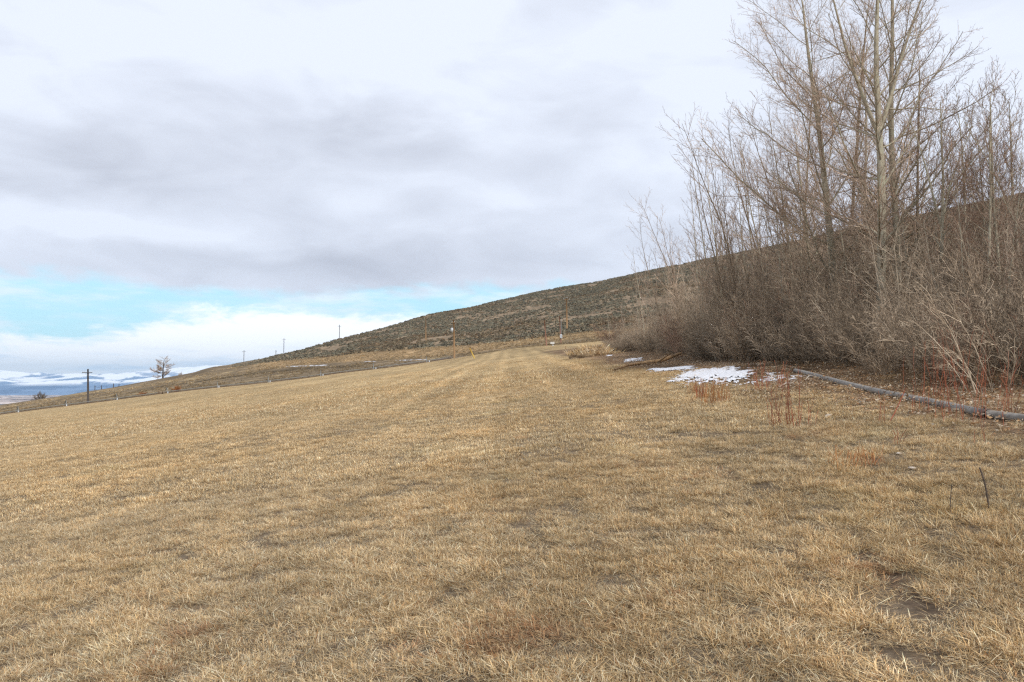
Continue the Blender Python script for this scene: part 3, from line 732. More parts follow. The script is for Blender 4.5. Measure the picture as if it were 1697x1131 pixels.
def big_tree(seed, Ht=14.0, r0=0.13, lean=(0, 0), fork=0.0, low=0.22, ang=0.85, lim=0.36, gust=-0.0, nl=26, dens=1.0, rm=1.0):
    p = Plant(seed); n = 15
    ln = p.line((0, 0, -0.15), (lean[0], lean[1], 1), Ht, n, 0.028, 0.03)
    rad = r0*np.linspace(1, 0, n)**0.72*0.93+0.012
    rad[0] *= 1.25
    p.big.append((ln, rad, 10))
    spec = [dict(n=nl, t0=low, ang=ang, angt=0.25, len=lim, r=0.37, rmin=0.011*rm, pts=10, wander=0.095, trop=0.075, k=6, big=True, taper=0.55, gust=(gust, 0, 0)),
            dict(n=24*dens, t0=0.12, ang=0.62, len=0.38, r=0.45, rmin=0.0062*rm, pts=6, wander=0.10, trop=0.06, k=4, taper=0.55, ref=4.0, gust=(gust, 0, 0)),
            dict(n=9, t0=0.12, ang=0.7, len=0.42, r=0.5, rmin=0.0044*rm, pts=4, wander=0.14, trop=0.06, k=3, taper=0.5, ref=1.3, lmin=0.10, gust=(gust, 0, 0)),
            dict(n=4.5, t0=0.2, ang=0.75, len=0.40, r=0.6, rmin=0.0036*rm, pts=3, wander=0.15, trop=0.05, k=3, taper=0.4, ref=0.5, lmin=0.06)]
    if fork:
        t = fork; k = int(t*(n-1)); q = ln[k]
        for sgn, a in ((-1, 0.42), (1, 0.30)):
            l2 = p.line(q, (sgn*a, 0.1*sgn, 1), Ht*(1-t)*0.95, 9, 0.04, 0.05); rr = rad[k]*0.75
            rd = np.linspace(rr, 0.012, 9); p.big.append((l2, rd, 8))
            sp = [dict(spec[0], n=9, t0=0.1, len=0.45)]+spec[1:]
            p.kids(l2, rr, 0.012, Ht*(1-t), 0, sp)
    p.kids(ln, r0, 0.015, Ht, 0, spec)
    return p
def sapling(seed, Ht=8.0, lean=-0.05, gust=-0.022, stems=2, nl=22):
    p = Plant(seed)
    for s_ in range(stems):
        h = Ht*(1 if s_ == 0 else p.r.uniform(0.6, 0.92)); n = 12
        ln = p.line((p.r.normal(0, 0.18)*(s_ > 0), p.r.normal(0, 0.2)*(s_ > 0), -0.1), (lean+p.r.normal(0, 0.07), p.r.normal(0, 0.05), 1), h, n, 0.045, 0.0, (gust, 0, 0))
        r0 = 0.0052*h*p.r.uniform(0.8, 1.1); rad = np.linspace(r0, 0.006, n); p.big.append((ln, rad, 6))
        spec = [dict(n=nl, t0=0.18, ang=0.52, len=0.25, r=0.42, rmin=0.0062, pts=6, wander=0.05, trop=0.06, k=4, taper=0.5, gust=(gust*1.4, 0, 0)),
                dict(n=7, t0=0.1, ang=0.5, len=0.36, r=0.5, rmin=0.0048, pts=4, wander=0.09, trop=0.03, k=3, taper=0.4, ref=1.5, gust=(gust*2, 0, 0)),
                dict(n=3.5, t0=0.2, ang=0.6, len=0.4, r=0.6, rmin=0.0040, pts=3, wander=0.1, trop=0.02, k=3, taper=0.4, ref=0.6, lmin=0.08)]
        p.kids(ln, r0, 0.006, h, 0, spec)
    return p
def shrub(seed, Ht=3.8, stems=13, gust=-0.03, fine=1.0, rm=1.0, spread=0.40):
    p = Plant(seed)
    for s_ in range(stems):
        h = Ht*p.r.uniform(0.45, 1.1); n = 8; a = p.r.uniform(0, 6.28); sp = p.r.uniform(0.05, spread)
        b = (0.28*math.cos(a)*p.r.uniform(.2, 1.3), 0.28*math.sin(a)*p.r.uniform(.2, 1.3), -0.06)
        ln = p.line(b, (sp*math.cos(a)-0.10, sp*math.sin(a), 1), h, n, 0.07, -0.01, (gust, 0, -0.012))
        r0 = max(0.0042*h*p.r.uniform(0.6, 1.5), 0.006); rad = np.linspace(r0, 0.005, n); p.big.append((ln, rad, 5))
        spec = [dict(n=9*fine, t0=0.15, ang=0.6, len=0.34, r=0.5, rmin=0.0056*rm, pts=5, wander=0.11, trop=0.0, k=3, taper=0.4, gust=(gust*1.6, 0, -0.01)),
                dict(n=5.5, t0=0.1, ang=0.65, len=0.42, r=0.55, rmin=0.0045*rm, pts=4, wander=0.15, trop=-0.01, k=3, taper=0.35, ref=1.0, lmin=0.15, gust=(gust*2, 0, -0.02)),
                dict(n=3, t0=0.2, ang=0.7, len=0.45, r=0.6, rmin=0.0038*rm, pts=3, wander=0.15, trop=0, k=3, taper=0.4, ref=0.5, lmin=0.10)]
        p.kids(ln, r0, 0.005, h, 0, spec)
    return p

# undergrowth: tangled brush under the trees (one mass)
def build_undergrowth():
    protos = []
    for i in range(7):
        V, F, c = whole(shrub(100+i, (3.9, 3.6, 4.3, 3.2, 3.9, 5.0, 5.4)[i], 14, -0.008-0.0045*i, (1.1 if i < 5 else 0.8), 1.15, 0.30 if i < 5 else 0.2))
        protos.append(mk('brush', V, F, (M['brush'], M['brush'], M['brush'], M['twig_r'], M['brush'], M['brush_p'], M['brush'])[i], cols=c))
    for i in range(2):  # low dense floor brush
        V, F, c = whole(shrub(120+i, 1.7, 20, -0.03, 1.5, 1.4, 0.8)); protos.append(mk('brush', V, F, M['brush'], cols=c))
    r = np.random.default_rng(15); P, I, S = [], [], []
    def edge(y): return 8.4+0.5*math.sin(y*0.35)+0.6*math.sin(y*0.13+1)+(1.0 if y > 60 else 0)+max(0, (y-16)*0.05 if y < 26 else 0.5)
    y = 10.5
    while y < 74:
        w_ = 9.0; nrow = int(3.6*w_/2.0)
        for q in range(7):
            x = edge(y)+0.2+abs(r.normal(0, 1))*2.0+r.uniform(0, 7.0)*(q > 2)
            near_ = float(1-sstep(y, 13, 21)); s = r.uniform(0.6, 1.05)*(0.68+0.30*sstep(x-edge(y), 0, 3.5))*(1-0.26*near_)*(1.0 if y < 55 else 0.8)
            kk = r.integers(0, 5) if r.uniform() < 0.80+0.15*near_ else r.integers(5, 7)
            if r.uniform() < 0.12: continue
            yy = y+r.uniform(-0.5, 0.5)
            if x > 0.95*yy+3: continue
            P.append((x, yy, gz(x, yy))); I.append(kk); S.append(s)
        for q in range(3):
            x = edge(y)+r.uniform(-0.3, 3.0); yy = y+r.uniform(-0.5, 0.5); P.append((x, yy, gz(x, yy))); I.append(7+r.integers(0, 2)); S.append(r.uniform(0.5, 1.0))
        y += 0.9 if y < 40 else 1.6
    S = np.array(S); rot = np.stack([r.normal(0, .05, len(P)), r.normal(-.05, .05, len(P)), r.normal(0, 0.7, len(P))], -1)
    print('undergrowth', len(P))
    scatter('undergrowth', protos, np.array(P), np.stack([S]*3, -1), rot, I, 'tangled grey-brown leafless brush massed beneath the row of trees', 'undergrowth')
build_undergrowth()

PROTO = {}
def plant_proto(key, plant, bark, twig):
    (V1, F1, c1), (V2, F2, c2) = tree_meshes(plant)
    a = mk('trunk', V1, F1, bark, smooth=True); b = mk('crown', V2, F2, twig, cols=c2)
    for o in (a, b): C.objects.unlink(o)
    PROTO[key] = (a, b, V1[:, 2].max())
def place_tree(key, name, loc, height, label, cat='tree', group=None, rz=0.0, sxy=1.0, mats=None):
    a, b, h = PROTO[key]; s = height/h
    t = empty(name, loc, label, cat, group, rz); t.scale = (s*sxy, s*sxy, s)
    for src in (a, b):
        c = src.copy(); c.name = src.name.split('.')[0]
        if mats and src is a: c.data = src.data.copy(); c.data.materials[0] = mats
        C.objects.link(c); c.parent = t
    return t
def at_x(px, x):    # a point of the ground seen in column px at lateral distance x
    Yd = x/((px-848.5)/FPX); return np.array([x, Yd, gz(x, Yd)])
def top_h(loc, py): return (H+loc[1]*(640-py)/FPX*1.0)-loc[2]

plant_proto('b1', big_tree(21, 17, 0.19, (0.0, 0), 0.55, 0.18, 0.95, 0.40, nl=34, dens=0.78), M['bark'], M['twig'])
plant_proto('b2', big_tree(22, 17, 0.155, (0.0, 0), 0.0, 0.18, 0.82, 0.32, nl=32, dens=0.8), M['bark'], M['twig'])
plant_proto('b3', big_tree(23, 16, 0.175, (-0.03, 0), 0.0, 0.12, 0.86, 0.42, gust=-0.03, nl=28, dens=0.85), M['bark'], M['twig'])
plant_proto('b4', big_tree(24, 13, 0.075, (-0.02, 0), 0.0, 0.22, 0.65, 0.24, nl=30, dens=0.9), M['bark2'], M['twig_r'])
plant_proto('b5', big_tree(25, 10, 0.085, (-0.04, 0), 0.5, 0.18, 0.66, 0.34, nl=30, dens=1.35), M['bark'], M['twig_r'])
plant_proto('b6', big_tree(26, 10, 0.07, (0.02, 0), 0.0, 0.18, 0.55, 0.36, nl=30, dens=1.35), M['bark'], M['twig_r'])
for i in range(5):
    plant_proto(f's{i}', sapling(40+i, 8.5, -0.04-0.02*(i % 3), -0.009-0.004*(i % 2), 2+(i % 2), 22), (M['bark'], M['bark2'])[i % 2], M['twig'])

def tree_at(key, name, px, x, pytop, label, rz=0.0, sxy=1.0, cat='tree', group=None, mats=None):
    loc = at_x(px, x); h = top_h(loc, pytop)
    return place_tree(key, name, loc, h, label, cat, group, rz, sxy, mats)
GT = 'tall bare trees above the thicket'
tree_at('b1', 'bare_tree', 1462, 11.2, -260, 'tallest bare tree with thick forked grey-green trunk rising above the thicket', 0.0, group=GT)
tree_at('b2', 'bare_tree', 1487, 12.6, -230, 'straight unforked pale trunk standing just right of the forked tree', 2.0, group=GT)
tree_at('b3', 'bare_tree', 1392, 11.4, -150, 'broad bare tree whose limbs fan out to the left over the thicket', 0.1, group=GT)
tree_at('b4', 'bare_tree', 1412, 13.6, -60, 'thin brown trunk between the fanning tree and the forked tree', 1.1, group=GT)
tree_at('b2', 'bare_tree', 1432, 15.2, -20, 'whitish slender trunk close behind the left side of the forked tree', 4.0, 0.8, group=GT, mats=M['bark_w'])
tree_at('b5', 'bare_tree', 1568, 11.6, 110, 'mid-height bare tree leaning left, between forked tree and twin-stemmed tree', 0.2, group=GT)
tree_at('b6', 'bare_tree', 1636, 12.0, 92, 'twin-stemmed bare tree with upright twigs near the right frame edge', 0.6, 0.9, group=GT)
tree_at('b6', 'bare_tree', 1648, 12.9, 170, 'smaller pale trunk behind the twin-stemmed bare tree', 3.2, 0.8, group=GT)
tree_at('b5', 'bare_tree', 1690, 13.2, 110, 'brown-twigged bare tree cut by the right frame edge', 2.6, 0.9, group=GT)
tree_at('b3', 'bare_tree', 1790, 12.0, -60, 'outermost bare tree showing only branch tips at the top right corner', 2.4, 0.75, group=GT)
tree_at('b3', 'bare_tree', 1352, 12.6, 150, 'left-leaning bare tree with long sweeping limbs left of the fanning tree', -0.3, group=GT)
tree_at('s0', 'bare_tree', 1330, 11.6, 175, 'multi-stemmed bare tree swept left, before the hill crest', 0.0, group=GT)
tree_at('b4', 'bare_tree', 1527, 13.4, 30, 'slim brown trunk right of the straight pale one, thinner than its neighbours', 2.2, group=GT)
tree_at('b6', 'bare_tree', 1604, 13.6, 120, 'bare tree with dense upright twigs just left of the twin-stemmed one', 1.9, 1.0, group=GT)
tree_at('b6', 'bare_tree', 1668, 12.5, 118, 'fine-twigged bare tree between the twin-stemmed one and the frame edge', 4.4, 1.0, group=GT)
tree_at('b4', 'bare_tree', 1330, 14.0, 90, 'slim dark trunk farthest left of the tall trees', 0.6, group=GT)
GS = 'wind-swept saplings along the far half of the thicket'
saps = [ # px base, lateral x, py of the top, kind, rz, label
 (1072, 10.2, 418, 0, 0.0, 'shortest sapling at the far left end of the tree row, tip above the hill crest'),
 (1064, 9.6, 470, 2, 0.3, None),
 (1108, 10.4, 372, 1, 0.1, 'lone wind-bent sapling second from the far left end of the tree row'),
 (1138, 10.6, 330, 3, -0.2, 'upright bushy sapling third from the far left end of the tree row'),
 (1172, 10.3, 300, 2, 0.2, 'slim bent sapling with a feathery tip, fourth from the far left end'),
 (1188, 10.9, 262, 0, 0.1, 'tall thin sapling curving left, first to stand well above the hill crest'),
 (1204, 11.4, 236, 4, 0.0, 'tall sapling with a straight dark stem behind the curving one'),
 (1222, 10.9, 262, 1, 0.3, None), (1238, 11.4, 205, 3, 0.1, None), (1254, 10.8, 250, 2, -0.2, None),
 (1262, 12.4, 232, 0, 0.3, None), (1280, 11.2, 208, 4, 0.2, None), (1296, 12.2, 200, 1, 0.0, None),
 (1312, 11.0, 250, 2, 0.2, None), (1336, 13.2, 190, 3, 0.25, None), (1380, 14.2, 225, 4, 0.1, None),
 (1150, 12.0, 395, 4, 0.4, None), (1120, 12.4, 420, 0, 0.2, None), (1212, 13.0, 330, 2, 0.5, None), (1505, 14.0, 205, 0, 2.9, None),
 (1535, 13.2, 240, 1, 2.6, None), (1590, 13.8, 235, 3, 3.4, None), (1610, 11.0, 290, 2, 0.6, None), (1668, 11.6, 235, 4, 2.9, None),
 (1520, 11.0, 330, 2, 0.3, None), (1420, 10.8, 330, 0, 0.1, None), (1365, 10.6, 340, 3, 0.1, None), (1272, 9.9, 350, 1, 0.1, None),
 (1240, 9.6, 380, 4, 0.0, None), (1190, 9.6, 400, 3, 0.0, None), (1694, 10.6, 330, 1, 0.3, None), (1570, 10.4, 360, 4, 0.0, None)]
for px, x, pyt, kd, rz, lab in saps:
    left = px < 1400
    lab = lab or ('thin leafless sapling crowded among others in the left half of the thicket' if left else 'thin leafless sapling crowded between the tall trees in the right half of the thicket')
    tree_at(f's{kd}', 'sapling', px, x, pyt, lab, rz, cat='sapling', group=GS if left else 'saplings between the tall trees')

# ------------------------------------------------------------------ distinct shrubs at the front of the thicket
def single(name, plant, mat_, loc, label, cat, group=None, sc=1.0, rz=0.0):
    V, F, c = whole(plant)
    o = mk(name, V, F, mat_, loc=loc, cols=c); o.scale = (sc,)*3; o.rotation_euler.z = rz
    return tag(o, label, cat, group)
def front(px, py): return G(px, py)
single('shrub', shrub(201, 1.8, 8, -0.075, 1.0, 0.75, 0.3), M['brush_p'], front(1640, 652), 'pale arching shrub bent left at the right end of the thicket above the pipe', 'shrub')
single('shrub', shrub(202, 1.5, 9, -0.05, 0.9, 1.2, 0.5), M['brush_p'], front(1545, 622), 'low pale tangle of dead twigs at the thicket foot left of the red stems', 'shrub')
single('shrub', shrub(203, 2.0, 9, -0.03, 1.1, 1.3, 0.5), M['brush_p'], front(1400, 605), 'pale bent shrub at the thicket foot where the pipe ends', 'shrub')
single('shrub', shrub(204, 2.6, 14, -0.02, 1.2, 1.4, 0.6), M['twig_r'], at_x(1132, 8.8), 'rusty brown shrub at the thicket foot behind the fallen branch', 'shrub')
single('shrub', shrub(205, 2.2, 14, -0.03, 1.2, 1.4, 0.7), M['brush'], at_x(1085, 9.0), 'grey drooping shrub beside the base of the fallen branch', 'shrub')
single('shrub', shrub(206, 3.3, 24, -0.01, 1.4, 1.9, 0.5), M['twig_r'], at_x(1016, 10.4), 'dark red-brown round shrub alone at the far end of the thicket', 'shrub')
single('shrub', shrub(207, 2.6, 22, -0.01, 1.3, 1.9, 0.5), M['brush'], at_x(1038, 11.4), 'grey-green round shrub right of the dark red-brown one', 'shrub')
single('shrub', shrub(208, 2.4, 12, -0.03, 1.1, 1.3, 0.5), M['brush'], at_x(1165, 9.0), 'grey arching shrub overhanging the snow patch', 'shrub')
for px, x, pyt in ((1012, 11.0, 520), (1036, 11.6, 500)):
    tree_at('s4', 'sapling', px, x, pyt, 'slight pale sapling rising from the round shrubs at the far thicket end', 0.2, 0.8, 'sapling', 'slight saplings at the far end', mats=M['bark_w'])

# ------------------------------------------------------------------ red-stemmed shoots
def shoots(name, loc, n, hgt, rad, mat_, label, cat, seed, curve=0.06, rw=0.0042, group=None, tw=2):
    p = Plant(seed)
    for i in range(n):
        a = p.r.uniform(0, 6.28); q = rad*math.sqrt(p.r.uniform(0, 1)); h = hgt*p.r.uniform(0.45, 1.1)
        ln = p.line((q*math.cos(a), q*math.sin(a), -0.03), (p.r.normal(0, 0.09), p.r.normal(0, 0.09), 1), h, 6, curve, 0.0)
        p.big.append((ln, np.linspace(rw, rw*0.45, 6), 5))
        if tw: p.kids(ln, rw, rw*.5, h, 0, [dict(n=tw, t0=0.45, ang=0.4, len=0.3, r=0.7, rmin=rw*0.5, pts=4, wander=0.06, trop=0.08, k=3)])
    V, F, c = tubes(p.big+p.fine); o = mk(name, V, F, mat_, loc=loc, cols=c); return tag(o, label, cat, group)
shoots('red_shoots', G(1300, 704), 22, 0.80, 0.22, M['red'], 'tall clump of thin red stems standing before the speckled snow', 'red-stemmed shrub', 1, 0.03, 0.0040)
shoots('red_shoots', G(1322, 708), 10, 0.45, 0.25, M['red'], 'short sprawling red stems at the right foot of the tall red clump', 'red-stemmed shrub', 2, 0.10, 0.004)
shoots('red_shoots', G(1162, 660), 16, 0.50, 0.12, M['red'], 'short vivid red clump in front of the snow patch', 'red-stemmed shrub', 3, 0.04, 0.0055)
shoots('golden_weed', G(1184, 668), 60, 0.50, 0.30, M['orange'], 'bushy golden-brown weed clump right of the short red clump', 'weed', 4, 0.09, 0.0036, tw=4)
shoots('golden_weed', G(1148, 653), 24, 0.40, 0.18, M['orange'], 'small golden-brown weed clump left of the short red clump', 'weed', 5, 0.07, 0.0036, tw=3)
shoots('red_shoots', G(1275, 645), 34, 0.62, 0.55, M['red'], 'low red twiggy clump at the edge of the speckled snow behind the tall red clump', 'red-stemmed shrub', 6, 0.10, 0.004, tw=3)
shoots('red_shoots', G(1615, 694), 24, 0.85, 0.5, M['red'], 'widest clump of branching red stems growing across the grey pipe', 'red-stemmed shrub', 7, 0.10, 0.0034, tw=7)
shoots('red_shoots', G(1560, 655), 14, 1.0, 0.7, M['red'], 'red stems growing behind the pipe against the dark thicket', 'red-stemmed shrub', 8, 0.08, 0.0034, tw=6)
shoots('red_shoots', G(1600, 640), 20, 1.25, 0.9, M['red'], 'tallest branching red stems at the thicket foot, right of the pale dead tangle', 'red-stemmed shrub', 18, 0.08, 0.0034, tw=6)
shoots('red_shoots', G(1530, 684), 8, 0.5, 0.15, M['red'], 'few thin red stems close in front of the pipe middle', 'red-stemmed shrub', 9, 0.08, 0.0035)
shoots('red_shoots', G(1462, 702), 3, 0.42, 0.05, M['red'], 'upright pair of red-brown twigs in the leaf litter before the pipe', 'red-stemmed shrub', 10, 0.05, 0.004)
shoots('red_shoots', G(1484, 735), 6, 0.26, 0.12, M['red'], 'curled short red twigs in pale grass below the upright pair', 'red-stemmed shrub', 11, 0.2, 0.0035)
shoots('red_shoots', G(1668, 712), 2, 0.40, 0.04, M['red'], 'single red stem in front of the pipe near the right frame edge', 'red-stemmed shrub', 12, 0.05, 0.0035)
shoots('red_shoots', G(1620, 735), 3, 0.40, 0.08, M['red'], 'thin dark red stems in the grass below the widest red clump', 'red-stemmed shrub', 13, 0.08, 0.003)
shoots('weed', G(1420, 772), 46, 0.24, 0.28, M['orange'], 'low brown weed clump in the grass beside the pale scrap', 'weed', 14, 0.16, 0.0026, tw=3)
# bent red-brown stem leaning right toward the pipe
mb = MB(); a = G(1473, 702); b = G(1500, 690); mb.tube([a, a+(b-a)*.35+[0, 0, .10], a+(b-a)*.75+[0, 0, .24], b+[0, 0, 0.34], b+np.array([0.03, 0, .42])], [0.008, .007, .006, .005, .003], 6)
tag(mb.build('branch', M['red_plain'], smooth=True), 'crooked red-brown branch leaning right toward the pipe', 'branch')

# dead stalks in the lower right
def stalk(px, py, h, lean, r_, label, seed):
    p = Plant(seed); loc = G(px, py)
    ln = p.line((0, 0, -0.02), (lean, 0, 1), h, 7, 0.05, 0); p.big.append((ln, np.linspace(r_, r_*0.9, 7), 6))
    p.kids(ln, r_, r_*.5, h, 0, [dict(n=4, t0=0.1, ang=0.5, len=0.22, r=0.4, rmin=0.0018, pts=3, wander=.1, trop=0.05, k=3)])
    V, F, c = tubes(p.big+p.fine); tag(mk('dead_stalk', V, F, M['stalk'], loc=loc), label, 'stalk')
stalk(1640, 846, 0.33, -0.06, 0.0065, 'dark upright dead stalk in the grass at lower right', 31)
stalk(1575, 852, 0.24, -0.05, 0.0030, 'thin leaning dead stalk left of the thicker dark one', 32)

# ------------------------------------------------------------------ grey irrigation pipe on the ground
def chain(pts, r_, lift, n=12):
    P = []
    for px, py in pts: P.append(G(px, py, lift)-np.array([0, 0, 0.012]))
    return [p for p in P]
pipe = empty('irrigation_pipe', G(1500, 665), 'long dull grey pipe lying in leaf litter in front of the thicket', 'pipe')
o_ = np.array(pipe.location)
seg = chain([(1318, 613.5), (1345, 620), (1368, 626.5), (1419, 639.5), (1471, 651.5), (1542, 665), (1584, 674), (1634, 684.5)], 0.05, 0.055)
mb = MB(); mb.tube([p-o_ for p in seg], 0.054, 14); mb.build('pipe_section', M['pipe'], pipe, True)
seg2 = chain([(1637, 684.8), (1697, 692), (1790, 702)], 0.05, 0.055)
mb = MB(); mb.tube([p-o_ for p in seg2], 0.051, 14); mb.build('pipe_section', M['pipe'], pipe, True)
c = seg[-1]-o_; d = (seg2[1]-seg[-2]); d = d/np.linalg.norm(d)
mb = MB(); mb.tube([c-d*0.08, c-d*0.078, c+d*0.02, c+d*0.05, c+d*0.052], [0.056, 0.064, 0.064, 0.070, 0.058], 14); mb.build('coupling', M['rust'], pipe, True)
mb = MB(); mb.tube([c+[0, 0, 0.05], c+[-0.02, 0, 0.085], c+[-0.05, 0, 0.095]], 0.012, 8); mb.build('latch', M['rust'], pipe, True)
mb = MB(); c2 = seg[4]-o_; d2 = seg[5]-seg[4]; d2 = d2/np.linalg.norm(d2); mb.tube([c2-d2*0.02, c2+d2*0.02], 0.057, 14); mb.build('band', M['rust'], pipe, True)

# ------------------------------------------------------------------ snow
def snow(name, px0, px1, py0, py1, thr, label, seed, step=0.06, prof=None, lift=0.025, tilt=0.0, holes=0.30):
    corners = [G(px, py) for px in (px0, px1) for py in (py0, py1)]
    xs = [c[0] for c in corners]; ys = [c[1] for c in corners]
    gx = np.arange(min(xs), max(xs), step); gy = np.arange(min(ys), max(ys), step*1.5)
    Xg, Yg = np.meshgrid(gx, gy); Zg = ground(Xg, Yg)
    # image-space footprint only fixes outline; the sheet itself lies on the ground
    ix = 848.5+FPX*Xg/Yg; iy = 640-FPX*(Zg-H)/Yg
    fx = (ix-px0)/(px1-px0); fy = (iy+tilt*(fx-0.5)-py0)/(py1-py0)
    m_ = np.minimum(np.minimum(fx, 1-fx)*3.0, np.minimum(fy, 1-fy)*1.6)
    if prof is not None: m_ = prof(fx, fy, m_)
    d = m_+0.42*fbm(Xg/0.9, Yg/1.3, seed, 4)+holes*2.0*fbm(Xg/0.13, Yg/0.20, seed+5, 3)*(0.2+1.1*np.clip(fy, 0, 1))-thr
    hgt = np.clip(d, 0, 0.4)*lift/0.4*1.0
    keep = d > 0
    idx = -np.ones(Xg.shape, int); q = keep[:-1, :-1] & keep[1:, :-1] & keep[:-1, 1:] & keep[1:, 1:]
    need = np.zeros(Xg.shape, bool); need[:-1, :-1] |= q; need[1:, :-1] |= q; need[:-1, 1:] |= q; need[1:, 1:] |= q
    idx[need] = np.arange(need.sum()); V = np.stack([Xg, Yg, Zg+0.006+hgt], -1)[need]
    ii, jj = np.where(q); F = np.stack([idx[ii, jj], idx[ii, jj+1], idx[ii+1, jj+1], idx[ii+1, jj]], -1)
    if len(F): tag(mk(name, V, F, M['snow'], smooth=True), label, 'snow', kind='stuff')
snow('snow', 1106, 1256, 606, 637, 0.27, 'bright white melting snow patch in front of the thicket', 301, 0.035, lambda fx, fy, m: np.where(fx+fy*0.9 < 0.75, m-0.8*(0.75-fx-0.9*fy), m)+0.12*(fx > .3)*(fx < .75), 0.04, 0.0, 0.45)
snow('snow', 1235, 1400, 608, 640, 0.58, 'thin speckled snow among leaves where the pipe begins', 302, 0.05)
snow('snow', 1070, 1160, 607, 617, 0.34, 'narrow white snow strip left of the large patch', 303, 0.05, None, 0.03, 5.0)
snow('snow', 1028, 1074, 590, 603, 0.52, 'small broken snow strips behind the fallen branch', 304, 0.07, None, 0.03, 6.0)
snow('snow', 1002, 1018, 587, 593, 0.45, 'tiny white snow spots by the brush heap', 305, 0.10)
snow('snow', 462, 556, 605.3, 608.6, 0.42, 'long thin snow strip on the brown ground below the sagebrush hill', 306, 0.35, None, 0.05, 3.2)
snow('snow', 638, 724, 595.8, 598.4, 0.5, 'thin snow strip along the dark track behind the sprinkler line', 307, 0.35, None, 0.05, 2.5)
snow('snow', 598, 628, 598.4, 601, 0.5, 'faint short snow strip left of the dark track', 308, 0.3, None, 0.03, 1.0)

# ------------------------------------------------------------------ fallen branch, heap, stones
mb = MB(); A = G(1016, 614, 0.06); B = G(1060, 604, 0.06); Cc = G(1092, 599, 0.12); D = pt(1128, 586, Cc[1]+2.0)
mb.tube([A, (A+B)/2+[0, 0, 0.08], B+[0, 0, .04], (B+Cc)/2+[0, 0, .03], Cc, (Cc+D)/2, D], [0.035, .06, .075, .09, .10, .09, .06], 8)
mb.tube([B, B+[0.5, -0.7, 0.0], B+[-0.3, -1.6, 0.02]], [0.05, .035, .015], 5); mb.tube([Cc, Cc+[0.2, -1.2, 0.25], Cc+[-.1, -2.0, .25]], [0.05, .03, .012], 5)
tag(mb.build('fallen_branch', M['wood'], smooth=True), 'long orange-brown fallen branch lying at the left foot of the thicket', 'branch')
mb = MB()
for a_, b_, r_ in (((1290, 642), (1316, 636), 0.012), ((1335, 630), (1347, 623), 0.012)):
    P0 = G(*a_, 0.03); P1 = G(*b_, 0.06); mb = MB(); mb.tube([P0, (P0+P1)/2+[0, 0, .05], P1], [r_, r_*1.2, r_*.7], 6)
    tag(mb.build('stick', M['stone'], smooth=True), 'pale curved stick beside the speckled snow' if a_[0] == 1290 else 'pale straight stick resting by the end of the pipe', 'stick')
def lump(name, loc, d, mat_, label, cat, seed, sub=3, amp=0.35, group=None):
    import bmesh
    bm = bmesh.new(); bmesh.ops.create_icosphere(bm, subdivisions=sub, radius=1.0)
    r = np.random.default_rng(seed); ph = r.uniform(0, 6.28, 6)
    for v in bm.verts:
        c = v.co; f = 1+amp*(math.sin(3*c.x+ph[0])*math.sin(4*c.y+ph[1])+0.6*math.sin(9*c.x+ph[2])*math.sin(8*c.z+ph[3]+5*c.y)+0.3*r.normal())*0.6
        v.co = Vector((c.x*d[0]*f, c.y*d[1]*f, c.z*d[2]*f))
    me = bpy.data.meshes.new(name); bm.to_mesh(me); bm.free(); me.materials.append(mat_)
    for p_ in me.polygons: p_.use_smooth = True
    o = bpy.data.objects.new(name, me); C.objects.link(o); o.location = [float(q) for q in loc]; return tag(o, label, cat, group)
lump('stone', G(1490, 752, 0.01), (0.028, 0.022, 0.014), M['stone'], 'small pale stone in the grass right of the brown weed', 'stone', 1, 2)
lump('stone', G(1512, 776, 0.01), (0.042, 0.03, 0.014), M['stone'], 'flat pinkish stone in the grass, the nearer and wider of two', 'stone', 2, 2)
lump('stone', G(1373, 690, 0.01), (0.06, 0.04, 0.03), M['stone'], 'pale orange stone in the leaf litter right of the tall red clump', 'stone', 3, 2)
# brush heap near the poles: earth mound with grass and twigs
hp = empty('brush_heap', G(985, 590), 'heap of dry tan brush at the far field end beside the thicket', 'heap')
lump('mound', (0, 0, -0.25), (1.9, 1.7, 0.7), M['soilheap'], None, None, 9, 4, 0.22).parent = hp
V, F, cc = tuft(np.random.default_rng(77), 900, 0.65, 0.04, 0.75, 0.2, 2.2, 1.0, PAL*0.95)
V[:, 2] += 0.62*np.clip(1-(V[:, 0]/2.0)**2-(V[:, 1]/1.8)**2, 0, 1)+0.05; mk('twigs', V, F, M['grass'], hp, cols=cc)

# ------------------------------------------------------------------ poles
def pole(px, pyb, pyt, wpx, mat_, label, arms=(), lean=0.0, Yd=None, group='wooden poles of the power lines', extra=None, name='utility_pole'):
    if Yd is None: b = G(px, pyb)
    else:
        x = (px-848.5)/FPX*Yd; b = np.array([x, Yd, gz(x, Yd)])
    h = H+b[1]*(640-pyt)/FPX-b[2]; rr = wpx/2*b[1]/FPX
    t = empty(name, b, label, 'pole', group)
    mb = MB(); mb.tube([(0, 0, -0.3), (lean*0.5*h, 0, h*0.5), (lean*h, 0, h)], [rr*1.15, rr, rr*0.78], 10); mb.build('post', mat_, t, True)
    top = Vector((lean*h, 0, h))
    for dz, half in arms:
        mb = MB(); mb.box((lean*h, -rr-0.06, h-dz), (2*half, 0.12, 0.16)); mb.box((lean*h, -rr*0.9, h-dz-0.35), (half*0.9, 0.04, 0.05)); mb.build('crossarm', mat_, t)
        for sgn in (-0.92, -0.5, 0.5, 0.92):
            mb = MB(); mb.tube([(lean*h+sgn*half, -rr-0.06, h-dz+0.08), (lean*h+sgn*half, -rr-0.06, h-dz+0.16), (lean*h+sgn*half, -rr-0.06, h-dz+0.26)], [0.05, 0.07, 0.035], 8)
            mb.build('insulator', M['galv'], t, True)
    if extra: extra(t, rr, h, b)
    return t
